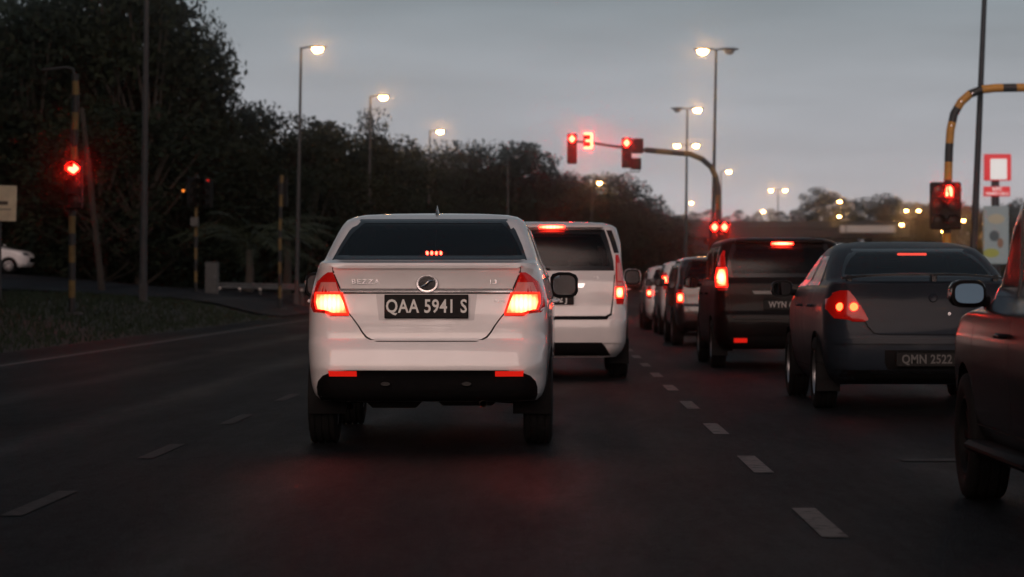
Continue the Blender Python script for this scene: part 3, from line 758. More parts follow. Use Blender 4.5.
    mb = MB(); mb.tube([(-.62, .80, .29), (-.3, .84, .31), (.3, .84, .31), (.62, .80, .29)], .038, 8); mb.build('rear_axle', M_UNDER, c.root, 40)
    mb = MB(); mb.box((.25, .36, .34), (.42, .22, .15), 0, .05); mb.build('muffler', M_MUFF, c.root, 40)
    mb = MB(); mb.tube([(.34, .30, .30), (.36, .06, .285)], .024, 10, caps=False); mb.build('tail_pipe', M_MUFF, c.root, 40)
    mb = MB(); mb.box((-.22, .42, .33), (.40, .34, .16), 0, .06); mb.build('spare_wheel_well', M_UNDER, c.root, 40)
    for sx in (-1, 1):
        mb = MB(); mb.tube([(sx*.48, .80, .28), (sx*.46, .78, .62)], .05, 10); mb.build('spring', M_UNDER, c.root, 40)
    return c
white_sedan()

# ------------------------------------------------------------------ tall cars: people carriers and sport utilities
def tall_keys(W, H, Ln, belt, rake=.20, roof_in=.14, yhood=.95, ws=1.0, boxy=False):
    w = W/2; h1, h2, h3 = (.10, yhood*.25, yhood*.75) if boxy else (.32, yhood*.80, yhood*.97)
    return [(.24, w*.86, .14, Ln-.12, .2, .28), (.32, w*.94, .05, Ln-.05, .2, .28), (.42, w*.98, .01, Ln-.01, .17, .27), (.55, w*.99, .0, Ln, .17, .27), (.66, w, .01, Ln-.01, .17, .27),
            (.70, w, .04, Ln-.03, .16, .26), (.78, w, .055, Ln-(.05 if boxy else .10), .15, .25), (belt-.14, w*.995, .06, Ln-h1, .14, .24), (belt-.07, w*.985, .065, Ln-h2, .14, .22), (belt-.03, w*.975, .07, Ln-h3, .13, .20),
            (belt, w*.955, .085, Ln-yhood-.12*ws, .12, .18), (belt+.12, w*.925, .085+rake*.2, Ln-yhood-.34*ws, .10, .16), ((belt+H)/2+.05, w*(1-roof_in*.62), .085+rake*.55, Ln-yhood-.62*ws, .10, .16),
            (H-.14, w*(1-roof_in*.86), .085+rake*.8, Ln-yhood-.90*ws, .10, .18), (H-.075, w*(1-roof_in), .085+rake, Ln-yhood-1.05*ws, .12, .2), (H-.045, w*(1-roof_in)-.05, .10+rake*1.1, Ln-yhood-1.18*ws, .16, .22),
            (H-.02, w*(1-roof_in)-.14, .20+rake*1.2, Ln-yhood-1.38*ws, .2, .3), (H-.006, w*.5, .5+rake, Ln-yhood-1.7*ws, .2, .3), (H, w*.2, .9+rake, Ln-yhood-2.0*ws, .1, .2)]

def white_mpv():
    W, H, Ln, belt = 1.76, 1.735, 4.55, 1.10; sh = Shell(tall_keys(W, H, Ln, belt, .24, .15), .05, .10, .05); r = .325
    c = Car('people_carrier', 'white people carrier with tall rear window queued ahead of the white sedan', 'car', (-.055, 30.35, 0), 0.0, sh, M_PEARL,
            [(-.76, .92, r), (.76, .92, r), (-.76, 3.62, r), (.76, 3.62, r)])
    c.window('rear', [(1.185, -.70, .70), (1.30, -.69, .69), (1.5, -.64, .64), (1.635, -.595, .595)], G_MED, .05, 'rear_window')
    c.window('front', [(1.12, -.66, .66), (1.4, -.61, .61), (1.62, -.54, .54)], G_CLEAR, .06, 'windscreen')
    for f in ('left', 'right'):
        for a, b, sl in ((.42, 1.25, .10), (1.32, 2.2, 0), (2.28, 3.15, 0)):
            top = -.45 if a > 2 else 0
            c.window(f, [(1.14, a, b), (1.35, a+sl*.5, b+top*.45), (1.60, a+sl, b+top)], G_MED, .04, 'side_window')
    c.body(); c.wheel(width=.205); c.mirrors(3.05, 1.12, M_PEARL, (.2, .11, .2), .04); c.interior(.75, 2.35, .62, .66, 2, 2)
    doors(c, (1.26, 2.24, 3.3), .40, 1.12, handles=(1.4, 2.38), hz=.98)
    hatch = [(.692, -.60, .60), (.72, -.655, .655), (.9, -.68, .68), (1.17, -.70, .70)]
    c.panel('hatch_gap', 'rear', [(.668, -.61, .61), (.70, -.672, .672), (.9, -.692, .692), (1.17, -.712, .712)], M_SEAM, .001, .004, 20)
    lo = c.panel('tailgate', 'rear', hatch, M_PEARL, .010, .012, 20)
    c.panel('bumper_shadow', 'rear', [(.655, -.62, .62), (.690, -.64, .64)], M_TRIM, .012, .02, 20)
    c.panel('plate_garnish', 'rear', [(1.0, -.36, .36), (1.045, -.38, .38)], M_CHROME, .022, .02, 14, lo)
    c.panel('rear_bumper', 'rear', [(.40, -.80, .80), (.50, -.81, .81), (.62, -.80, .80), (.648, -.76, .76)], M_PEARL, .022, .05, 30)
    c.panel('bumper_lower', 'rear', [(.26, -.66, .66), (.36, -.60, .60), (.405, -.56, .56)], M_TRIM, .026, .05, 20)
    c.plate('QAB 702 J', .875, .0, .52, .12, .10, .82)
    text_obj('badge_lettering', '2.0', .05, M_CHROME, lo, (.50, sh.rear_y(.5, 1.1)-.014, 1.10))
    lk = MB(); lk.lathe([(-.008, .001), (-.008, .02), (0, .022)], 14, 'Y'); lk.build('tailgate_lock', M_TRIM, lo, 40, (.20, sh.rear_y(.2, .86)-.012, .86))
    for sx in (-1, 1):
        lamp = [(.82, .725, .80), (.90, .715, .815), (1.10, .715, .805), (1.30, .715, .772), (1.36, .715, .748)]
        lit = [(.895, .722, .790), (1.0, .722, .795)]
        up = [(1.02, .735, .790), (1.27, .73, .765)]
        if sx < 0: lamp, lit, up = map(mirror_rows, (lamp, lit, up))
        t = c.lit_lamp('rear', lamp, M_REDLENS, lit, M_BRAKE, rim=.010)
        c.panel('indicator_lens', 'rear', up, M_CLEARLENS, .017, .01, 5, t)
        pl = [(1.38, .70, .755), (1.52, .655, .715), (1.63, .615, .675)]
        c.panel('pillar_glass', 'rear', pl if sx > 0 else mirror_rows(pl), M_GLOSSBLK, .008, .012, 5)
        mf = MB(); mf.box((sx*.76, .52, .30), (.22, .012, .28), 0, .005); mf.build('mud_flap', M_TRIM, c.root, 40)
    # roof spoiler with stop lamp
    hb = MB(); hb.box((0, .36, 1.668), (1.16, .18, .045), 0, .018); ho = hb.build('roof_spoiler', M_PEARL, c.root, 40)
    lb = MB(); lb.box((.02, .268, 1.662), (.28, .014, .036), 0, .006); lb.build('stop_lamp', M_HIGHSTOP, ho, 40)
    wp = MB(); wp.tube([(.0, sh.rear_y(0, 1.2)-.03, 1.20), (-.34, sh.rear_y(.3, 1.24)-.03, 1.25)], .010, 6); wp.build('rear_wiper', M_TRIM, c.root, 40)
    c.under(.5, 4.1, .55, .29)
    mb = MB(); mb.tube([(-.65, .92, .32), (.65, .92, .32)], .06, 10); mb.lathe([(-.11, .02), (-.08, .1), (.08, .1), (.11, .02)], 14, 'X', (0, .92, .32)); mb.build('rear_axle', M_UNDER, c.root, 40)
    mb = MB(); mb.box((-.35, .4, .32), (.3, .5, .15), 0, .05); mb.build('muffler', M_UNDER, c.root, 40)
white_mpv()

def black_mpv():
    W, H, Ln, belt = 1.70, 1.625, 4.22, 1.06; sh = Shell(tall_keys(W, H, Ln, belt, .24, .13), .06, .10, .06); r = .30
    c = Car('people_carrier', 'black people carrier with high-set lit tail lamps and plate WYN 6435', 'car', (2.77, 34.2, 0), 0.006, sh, M_BLACK,
            [(-.735, .72, r), (.735, .72, r), (-.735, 3.47, r), (.735, 3.47, r)])
    c.window('rear', [(1.12, -.64, .64), (1.25, -.66, .66), (1.40, -.63, .63), (1.535, -.585, .585)], G_DARK, .05, 'rear_window')
    c.window('front', [(1.10, -.64, .64), (1.35, -.6, .6), (1.52, -.54, .54)], G_CLEAR, .06, 'windscreen')
    for f in ('left', 'right'):
        for a, b in ((.40, 1.05), (1.12, 1.95), (2.02, 2.85)):
            top = -.40 if a > 2 else 0
            c.window(f, [(1.09, a, b), (1.30, a+.03, b+top*.5), (1.50, a+.06, b+top)], G_DARK, .04, 'side_window')
    c.body(); c.wheel(); c.mirrors(2.85, 1.06, M_BLACK, (.2, .11, .16), .04); c.interior(.65, 2.0, .55, .62, 2, 2)
    doors(c, (1.08, 1.98, 3.0), .36, 1.06, handles=(1.2, 2.1), hz=.92)
    c.panel('hatch_gap', 'rear', [(.60, -.58, .58), (.64, -.62, .62), (1.1, -.665, .665)], M_SEAM, .001, .004, 20)
    lo = c.panel('tailgate', 'rear', [(.61, -.57, .57), (.65, -.61, .61), (1.1, -.655, .655)], M_BLACK, .010, .012, 20)
    c.panel('plate_garnish', 'rear', [(.915, -.33, .33), (.955, -.36, .36)], M_GLOSSBLK, .022, .02, 14, lo)
    c.plate('WYN 6435', .785, 0.06, .56, .13, .105, .84, tm=mat('dull plate letters', (.30, .29, .28), .6))
    eb = MB(); eb.lathe([(-.01, .03), (-.014, .045), (0, .055)], 24, 'Y'); e = eb.build('emblem', M_CHROME, lo, 40, (0.04, sh.rear_y(0, 1.0)-.016, 1.02)); e.scale = (1.2, 1, .8)
    rf = MB(); rf.tube([(.22, sh.rear_y(.2, .95)-.028, .935), (.28, sh.rear_y(.3, .98)-.028, .99)], .006, 6); rf.build('gate_handle', M_CHROME, lo, 40)
    for sx in (-1, 1):
        lamp = [(.96, .66, .765), (1.05, .655, .80), (1.20, .665, .775), (1.38, .68, .735), (1.45, .672, .70)]
        lit = [(1.02, .672, .772), (1.12, .675, .778), (1.22, .682, .752)]
        rl = [(.32, .42, .58), (.375, .42, .58)]
        if sx < 0: lamp, lit, rl = map(mirror_rows, (lamp, lit, rl))
        c.lit_lamp('rear', lamp, M_REDLENS, lit, M_BRAKE, rim=.02)
        c.panel('reflector', 'rear', rl, M_REFLECT, .012, .02, 6)
        mf = MB(); mf.box((sx*.735, .38, .27), (.20, .012, .24), 0, .005); mf.build('mud_flap', M_TRIM, c.root, 40)
    hb = MB(); hb.box((0, .36, 1.565), (1.10, .20, .04), 0, .016); ho = hb.build('roof_spoiler', M_BLACK, c.root, 40)
    lb = MB(); lb.box((.03, .258, 1.535), (.27, .014, .036), 0, .012); lb.build('stop_lamp', M_HIGHSTOP, ho, 40)
    c.panel('bumper_lower', 'rear', [(.25, -.66, .66), (.32, -.66, .66), (.40, -.62, .62)], M_TRIM, .006, .02, 20)
    c.under(.4, 3.8, .5, .25)
    mb = MB(); mb.tube([(-.6, .72, .30), (.6, .72, .30)], .04, 8); mb.build('rear_axle', M_UNDER, c.root, 40)
black_mpv()

def grey_sedan():
    K = [(.22, .74, .18, 4.12, .24, .34), (.28, .79, .08, 4.18, .24, .34), (.38, .83, .02, 4.24, .24, .34), (.50, .85, .0, 4.26, .24, .34), (.60, .858, .005, 4.26, .24, .34), (.66, .862, .03, 4.22, .23, .34), (.76, .862, .05, 4.08, .22, .34),
         (.86, .856, .07, 3.78, .22, .34), (.94, .842, .075, 3.40, .22, .33), (1.0, .822, .07, 3.15, .22, .32), (1.045, .800, .065, 3.0, .20, .30), (1.062, .786, .10, 2.96, .18, .28), (1.072, .778, .46, 2.93, .12, .25),
         (1.12, .756, .60, 2.82, .12, .25), (1.22, .706, .86, 2.60, .12, .26), (1.30, .660, 1.09, 2.42, .12, .27), (1.345, .625, 1.24, 2.29, .13, .28), (1.375, .575, 1.42, 2.17, .16, .3), (1.395, .50, 1.6, 2.05, .18, .3), (1.408, .36, 1.72, 1.95, .16, .1), (1.412, .16, 1.79, 1.88, .05, .04)]
    sh = Shell(K, .085, .14, .07); r = .298
    c = Car('sedan_car', 'dark grey sedan with thin black boot spoiler, one tail lamp showing twin round lights', 'car', (3.02, 22.75, 0), 0.0, sh, M_GREY,
            [(-.755, .82, r), (.755, .82, r), (-.755, 3.42, r), (.755, 3.42, r)])
    c.window('rear', [(1.085, -.64, .64), (1.18, -.605, .605), (1.27, -.55, .55), (1.345, -.475, .475)], G_LIGHT, .035, 'rear_window')
    c.window('front', [(1.03, -.66, .66), (1.2, -.58, .58), (1.34, -.5, .5)], G_CLEAR, .05, 'windscreen')
    for f in ('left', 'right'):
        c.window(f, [(1.02, 1.78, 2.86), (1.15, 1.76, 2.62), (1.29, 1.74, 2.32)], G_MED, .035, 'side_window')
        c.window(f, [(1.03, .92, 1.72), (1.15, 1.05, 1.70), (1.28, 1.26, 1.68)], G_MED, .035, 'side_window')
    c.body(); c.wheel(spokes=7); c.mirrors(2.72, 1.0, M_GREY, (.19, .11, .15), .04); c.interior(1.05, 1.9, .38)
    doors(c, (.95, 1.75, 2.86), .34, 1.0, handles=(1.1, 1.88), hz=.86)
    gap = [(.632, -.36, .36), (.645, -.42, .42), (.70, -.47, .47), (.80, -.52, .52), (.92, -.58, .58), (1.04, -.64, .64)]
    c.panel('lid_gap', 'rear', [(z-.006, a-.008, b+.008) for z, a, b in gap[:-1]]+[gap[-1]], M_SEAM, .001, .004, 22)
    lo = c.panel('boot_lid', 'rear', gap, M_GREY, .008, .012, 22)
    c.panel('bumper_step', 'rear', [(.555, -.80, .80), (.575, -.80, .80), (.60, -.79, .79)], M_GREY, .020, .03, 30)
    c.panel('bumper_lower', 'rear', [(.235, -.70, .70), (.29, -.74, .74), (.34, -.72, .72)], M_TRIM, .010, .02, 26)
    c.panel('bumper_strip', 'rear', [(.312, -.45, .45), (.328, -.45, .45)], M_CHROME, .014, .012, 20)
    c.panel('plate_recess', 'rear', [(.345, -.31, .31), (.40, -.34, .34), (.505, -.34, .34)], M_TRIM, .003, .01, 12)
    c.plate('QMN 2522', .43, .0, .50, .118, .10, .84, tm=mat('dark grey plate letters', (.085, .083, .08), .6))  # letters in a darker grey than the other plates
    # spoiler on three feet
    sp = MB(); v = []
    xs = [-.66+1.32*i/20 for i in range(21)]
    for x in xs:
        y = .16+.16*(abs(x)/.66)**2; z = 1.128-.030*(abs(x)/.66)**3
        v += [(x, y-.06, z), (x, y+.10, z+.006), (x, y+.10, z-.012), (x, y-.06, z-.018)]
    sp.add(v, [(4*i+a, 4*i+(a+1) % 4, 4*i+4+(a+1) % 4, 4*i+4+a) for i in range(20) for a in range(4)]+[(0, 1, 2, 3), (80, 81, 82, 83)])
    so = sp.build('spoiler', M_GLOSSBLK, c.root, 40)
    for x in (-.60, .08, .60):
        fb = MB(); fb.box((x, .2+.14*(abs(x)/.66)**2, 1.082), (.05, .12, .075), 0, .01); fb.build('spoiler_foot', M_GLOSSBLK, so, 40)
    hb = MB(); hb.box((.03, 1.20, 1.30), (.28, .03, .03), 0, .008); ho = hb.build('stop_lamp_case', M_TRIM, c.root, 40)
    lb = MB(); lb.box((.03, 1.178, 1.296), (.25, .014, .020), 0, .005); lb.build('stop_lamp', glow('weak high stop lamp', (1, .07, .04), 3.0), ho, 40)
    for sx in (-1, 1):
        lamp = [(.735, .445, .60), (.76, .455, .735), (.84, .50, .795), (.92, .555, .79), (.97, .60, .74), (.99, .625, .69)]
        t = c.lit_lamp('rear', lamp if sx > 0 else mirror_rows(lamp), mat('red lamp lens half lit', (.24, .006, .005), .2, coat=.3, spec=.2, emit=(1, .012, .005), estr=.09), None)
        for dx in (.582, .690):
            cx = sx*dx; y = sh.rear_y(cx, .855)-.018
            b = MB(); b.lathe([(-.016, .001), (-.013, .022), (-.002, .034)], 18, 'Y'); b.build('brake_light', M_TAIL, t, 40, (cx, y, .855))
        mf = MB(); mf.box((sx*.755, .48, .27), (.20, .012, .24), 0, .005); mf.build('mud_flap', M_TRIM, c.root, 40)
        hl = [(.62, .46, .74), (.74, .44, .74)]; c.panel('headlamp', 'front', hl if sx > 0 else mirror_rows(hl), M_HEAD, .006, .02, 6)
    eb = MB(); eb.lathe([(-.006, .001), (-.010, .03), (0, .038)], 20, 'Y'); e = eb.build('emblem', M_GREY, lo, 40, (.06, sh.rear_y(0, .93)-.010, .93))
    lk = MB(); lk.lathe([(-.008, .001), (-.008, .014), (0, .018)], 14, 'Y'); lk.build('boot_lock', M_CHROME, lo, 40, (.19, sh.rear_y(.19, .80)-.012, .80))
    c.under(.7, 3.8, .5, .24)
    mb = MB(); mb.tube([(-.6, .82, .29), (.6, .82, .29)], .035, 8); mb.build('rear_axle', M_UNDER, c.root, 40)
    mb = MB(); mb.box((.28, .42, .28), (.4, .24, .13), 0, .05); mb.build('muffler', M_MUFF, c.root, 40)
grey_sedan()

def tall_car(name, label, loc, rz, W, H, Ln, belt, pm, r=.32, lamp_z=(.72, 1.0), lit_z=(.76, .88), text=None, gm=G_DARK, mirror_m=None, lit=True, mirror_y=None, mirror_size=(.2, .11, .16), rake=.24, lampx=None, step=False, stop=True, whiteroof=False, hs=True, tilt=9.0):
    sh = Shell(tall_keys(W, H, Ln, belt, rake, .15, boxy=step), .06, .05 if step else .10, .06); w = W/2; wx = w-.11
    c = Car(name, label, 'car', loc, rz, sh, pm, [(-wx, .85, r), (wx, .85, r), (-wx, Ln-.87, r), (wx, Ln-.87, r)])
    zt = H-.09
    c.window('rear', [(belt+.05, -w*.80, w*.80), ((belt+zt)/2, -w*.76, w*.76), (zt, -w*.67, w*.67)], gm, .05, 'rear_window')
    c.window('front', [(belt+.02, -w*.78, w*.78), ((belt+zt)/2, -w*.70, w*.70), (zt, -w*.62, w*.62)], G_CLEAR, .06, 'windscreen')
    yb = Ln-.87-.45
    cuts = [(.42, 1.02), (1.10, yb-1.02), (yb-.95, yb)]
    for f in ('left', 'right'):
        for a, b in cuts:
            top = -.42 if b == yb else 0
            c.window(f, [(belt+.035, a, b), ((belt+zt)/2, a+.04, b+top*.5), (zt-.03, a+.10, b+top)], gm, .04, 'side_window')
    c.body(); c.wheel(M_TRIM if step else None, width=.2); my = mirror_y if mirror_y is not None else yb-.06
    c.mirrors(my, belt+.045, mirror_m or pm, mirror_size, .0 if step else .04, tilt, -8.0 if step else 0.0); c.interior(.8, yb-1.1, .55, w*.75, 1, 2)
    doors(c, (1.06, yb-.98, yb+.12), .38, belt, handles=(1.2, yb-.86), hz=belt-.14)
    gp = [(.58, -w*.66, w*.66), (.63, -w*.72, w*.72), (belt+.04, -w*.79, w*.79)]
    c.panel('hatch_gap', 'rear', [(z-.008, a-.010, b+.010) for z, a, b in gp[:-1]]+[gp[-1]], M_SEAM, .001, .004, 18)
    lo = c.panel('tailgate', 'rear', gp, pm, .010, .012, 18)
    c.panel('bumper_lower', 'rear', [(.26, -w*.78, w*.78), (.36, -w*.80, w*.80), (.42, -w*.74, w*.74)], M_TRIM, .010, .02, 20)
    if text is not None: c.plate(text, .80, 0, .5, .12, .1, .84, tm=mat('dull plate letters', (.30, .29, .28), .6))
    la, lb_ = lamp_z; lx = lampx or (w*.80, w*.93)
    for sx in (-1, 1):
        lamp = [(la, lx[0], lx[1]-.02), ((la+lb_)/2, lx[0], lx[1]), (lb_, lx[0]+.01, lx[1]-.02)]
        lt = [(lit_z[0], lx[0]+.015, lx[1]-.02), (lit_z[1], lx[0]+.015, lx[1]-.02)]
        if sx < 0: lamp, lt = mirror_rows(lamp), mirror_rows(lt)
        c.lit_lamp('rear', lamp, M_REDLENS, lt if lit else None, M_BRAKE, rim=.012)
        hl = [(.68, w*.5, w*.84), (.80, w*.5, w*.84)]; c.panel('headlamp', 'front', hl if sx > 0 else mirror_rows(hl), M_HEAD, .006, .02, 6)
        if step:
            sb = MB(); sb.box((sx*(w*.955), Ln*.5-.02, .285), (.17, Ln-2*.87-.80, .05), 0, .018); sb.build('side_step', M_TRIM, c.root, 40)
    hb = MB(); hb.box((0, .085+rake+.02, H-.06), (W*.62, .16, .035), 0, .014); ho = hb.build('roof_spoiler', pm, c.root, 40)
    if lit and hs: s2 = MB(); s2.box((0, .085+rake-.065, H-.07), (.24, .012, .025), 0, .006); s2.build('stop_lamp', M_HIGHSTOP, ho, 40)
    c.panel('grille', 'front', [(.42, -w*.5, w*.5), (.60, -w*.5, w*.5)], M_TRIM, .006, .02, 8)
    c.under(.5, Ln-.5, w*.6, .25)
    return c

# queue beyond the black carrier
tall_car('hatchback_car', 'charcoal hatchback with lit tail lamp, half hidden beyond the black people carrier', (2.83, 46.6, 0), .01, 1.72, 1.50, 4.1, 1.02, M_DARKP, .30, (.70, .94), (.745, .865), None, rake=.30, hs=False)
tall_car('hatchback_car', 'white hatchback with lit tail lamps, second from the stop line in the queue', (2.93, 56.2, 0), .01, 1.66, 1.50, 3.75, 1.02, M_WHITE, .29, (.92, 1.26), (1.02, 1.18), None, rake=.26, hs=False)
tall_car('hatchback_car', 'pale hatchback first in the right-hand queue at the stop line', (2.82, 62.4, 0), .01, 1.66, 1.44, 3.7, 1.0, M_PEARL, .29, (.70, .98), (.78, .88), None, rake=.26, hs=False)
# car alongside on the right, its rear half outside the picture
tall_car('utility_car', 'dark maroon car alongside on the right, mirror and front door reflecting red lights', (2.87, 10.35, 0), 0.0, 1.78, 1.62, 4.20, .955, M_MAROON, .305, (.75, 1.05), (.8, .95), None, G_DARK, M_GLOSSBLK, mirror_size=(.165, .11, .135), step=True, tilt=-26.0)
# car waiting on the side road
lc = tall_car('hatchback_car', 'white car with short sloping bonnet on the side road beside the cream sign', (-24.35, 110.0, 0), R(-90), 1.66, 1.52, 3.9, 1.02, M_WHITE, .29, (.70, .98), (.78, .88), None, G_DARK, lit=False)
lc.root.location.z = hgt(-22, 110)+.035

# ------------------------------------------------------------------ street lamps
def lamp_head(parent, base, direc, length, lit, m_lit, name='lamp_head', k=1.0):
    "cobra head at the end of a short arm; direc = +1 / -1 along x"
    mb = MB(); L_ = .78*k; prof = [(0, .035*k, .035*k), (.12*k, .09*k, .055*k), (.3*k, .145*k, .075*k), (.55*k, .15*k, .07*k), (.72*k, .10*k, .05*k), (L_, .03*k, .02*k)]
    n = 12; v = []; f = []
    for t, wy, hz in prof:
        for j in range(n):
            a = 2*math.pi*j/n; v.append((direc*t, wy*math.cos(a), hz*math.sin(a)*(1.0 if math.sin(a) > 0 else .45)))
    for i in range(len(prof)-1):
        for j in range(n): f.append((i*n+j, i*n+(j+1) % n, (i+1)*n+(j+1) % n, (i+1)*n+j))
    f += [tuple(range(n)), tuple((len(prof)-1)*n+j for j in range(n))]
    mb.add(v, f); h = mb.build(name, M_LAMPHEAD, parent, 40, (base[0]+direc*length, base[1], base[2]))
    # glass bowl under the head
    mb = MB(); v = []; f = []; r = 6
    for i in range(r+1):
        ph = math.pi/2*i/r
        for j in range(14):
            a = 2*math.pi*j/14; v.append((direc*(.43*k)+.20*k*math.cos(ph)*math.cos(a), .12*k*math.cos(ph)*math.sin(a), -.02*k-.18*k*math.sin(ph)))
    for i in range(r):
        for j in range(14): f.append((i*14+j, i*14+(j+1) % 14, (i+1)*14+(j+1) % 14, (i+1)*14+j))
    f.append(tuple(range(14))); mb.add(v, f)
    mb.build('lamp_bowl', m_lit if lit else M_LAMPOFF, h, 60)
    return h
def street_lamp(label, x, y, H, heads, m_lit=M_LAMP, group='street lamps along the road', r0=.085, z=None, lean=0.0, pm=None, al=.18):
    "heads: list of (direction, lit)"
    z = hgt(x, y)-.02 if z is None else z
    t = thing('street_lamp', label, 'street lamp', (x, y, z), 0, group)
    mb = MB(); pts = [(lean*H*i/8, 0, H*i/8) for i in range(9)]
    mb.tube(pts, [r0-(r0*.5)*i/8 for i in range(9)], 12); mb.build('pole', pm or M_POLE, t, 50)
    mb = MB(); mb.box((0, 0, .02), (.34, .34, .05), 0, .01); mb.box((0, 0, .25), (.2, .2, .5), 0, .03); mb.build('base_plate', pm or M_POLE, t, 40)
    for d, lit in heads:
        mb = MB(); tx = lean*H
        mb.tube([(tx, 0, H-.06), (tx+d*al*.5, 0, H-.02), (tx+d*al, 0, H)], .032, 8); mb.build('arm', pm or M_POLE, t, 50)
        lamp_head(t, (tx, 0, H), d, al, lit, m_lit)
    return t
# left-hand row
street_lamp('bare grey lamp post on the verge before the forest, its top out of view', atx(143, 74), 74, 10.6, [(1, True)], lean=.012, r0=.10)
street_lamp('tallest lit single lamp post, standing just behind the guardrail', atx(296.5, 104), 104, 9.6, [(1, True)], lean=.018)
street_lamp('lit single lamp post beside the lone tree on the forest edge', atx(368, 133), 133, 9.7, [(1, True)], lean=.012)
street_lamp('lit single lamp post in front of the low far end of the forest', atx(428, 167), 167, 9.7, [(1, True)], lean=.012)
street_lamp('unlit lamp post faint against the hazy wooded hill above the white sedan', atx(508, 200), 200, 10.0, [(1, False)])
street_lamp('lit lamp post beyond the roof of the white people carrier', atx(592, 250), 250, 9.9, [(1, True)], M_LAMPFAR, al=.25)
# median row
street_lamp('dark double lamp post with only one head lit, nearest the arched signal arm', atx(711.5, 106), 106, 9.75, [(-1, True), (1, False)], z=.14, lean=.018, al=.08, pm=M_DKPOLE)
street_lamp('double lamp post with one head lit, thin arm level with the hanging signals', atx(685, 142), 142, 9.75, [(-1, False), (1, True)], z=.14, lean=.012, al=.08, pm=M_DKPOLE)
street_lamp('double lamp post with both heads lit, in line behind the signal arm', atx(686.5, 180), 180, 9.8, [(-1, True), (1, True)], M_LAMPFAR, z=.14)
street_lamp('lit lamp post right beside the bend of the signal arm', atx(721, 222), 222, 9.8, [(1, True)], M_LAMPFAR, z=.14)
street_lamp('double lamp post with both heads lit, standing alone before the flyover', atx(778, 270), 270, 9.9, [(-1, True), (1, True)], M_LAMPFAR, z=.14, al=.25)
street_lamp('short lit lamp post in front of the flyover pier', atx(682, 330-2), 318, 10.2, [(1, True)], M_LAMPFAR, z=.0)
# tall dark post close by on the right
street_lamp('tall dark lamp post close behind the bright yellow banded signal mast', atx(962, 72), 70.5, 11.5, [(1, True)], lean=.043, r0=.10, z=.14, pm=M_DKPOLE)
far = [(757, 213, 335, [(1, True)], 'lit lamp post above the black people carrier, low against the distant trees'),
       (846, 203, 320, [(-1, True)], 'lit lamp post leaning its head left before the tallest distant tree'),
       (845, 218, 345, [(-1, True)], 'lower lit lamp post below and behind the one at the tallest distant tree'),
       (895, 226, 300, [(1, True)], 'bright low lamp post above the roof of the grey sedan'),
       (912.5, 212, 330, [(-1, True), (1, True)], 'small double lamp post with both heads lit left of the double signal box'),
       (937, 233, 325, [(1, True)], 'lit lamp post low beneath the double signal box'),
       (957, 222, 319, [(1, True)], 'lit lamp post just right of the double signal box'),
       (970, 240, 345, [(1, True)], 'faintest lit lamp post low beside the tall dark post'),
       (1000, 231, 330, [(-1, True)], 'lit lamp post in front of the pale poster panel')]
for px, py, d, hd, lab in far: street_lamp(lab, atx(px, d), d, at(px, py-2, d).z-hgt(atx(px, d), d), hd, M_LAMPFAR, 'far street lamps beyond the junction', z=hgt(atx(px, d), d), al=.3)
# lamps of the same rows standing behind and beside the viewpoint
for x, y, d in ((-11.5, 4, 1), (-11.5, -28, 1), (10.2, -6, -1), (10.2, 30, -1)):
    street_lamp('lit street lamp of the roadside row behind the viewpoint', x, y, 10, [(d, True)], M_LAMP, 'street lamps behind the viewpoint', z=hgt(x, y) if x < 0 else .14, al=.5)

# ------------------------------------------------------------------ traffic signals
ARROW_UP = [(-.03, -.11), (.03, -.11), (.03, .0), (.105, .0), (0, .125), (-.105, .0), (-.03, .0)]
ARROW_RIGHT = [(-y, x) for x, y in [(p[0], -p[1]) for p in ARROW_UP]]
ARROW_LEFT = [(-x, y) for x, y in ARROW_RIGHT]
def uturn():
    o = [(-.07, -.11), (-.07, .02)]+[(-.07*math.cos(a*math.pi/8), .02+.09*math.sin(a*math.pi/8)) for a in range(1, 8)]+[(.07, .02), (.07, -.11)]
    i = [(.025, -.11), (.025, .02)]+[(.025*math.cos(a*math.pi/8), .02+.04*math.sin(a*math.pi/8)) for a in range(1, 8)]+[(-.025, .02), (-.025, -.11)]
    return o+i
def shape_obj(name, poly, m, parent, loc, k=1.0, depth=.012, rot=None):
    n = len(poly); v = [(x*k, -depth, y*k) for x, y in poly]+[(x*k, 0, y*k) for x, y in poly]
    me = bpy.data.meshes.new(name); bm = bmesh.new(); vs_ = [bm.verts.new(p) for p in v]
    fa = bm.faces.new(vs_[:n]); fb = bm.faces.new(list(reversed(vs_[n:])))
    for i in range(n): bm.faces.new((vs_[i], vs_[(i+1) % n], vs_[n+(i+1) % n], vs_[n+i]))
    bmesh.ops.triangulate(bm, faces=[fa, fb]); bmesh.ops.recalc_face_normals(bm, faces=bm.faces); bm.to_mesh(me); bm.free()
    return link(name, me, m, parent, None, loc, rot)
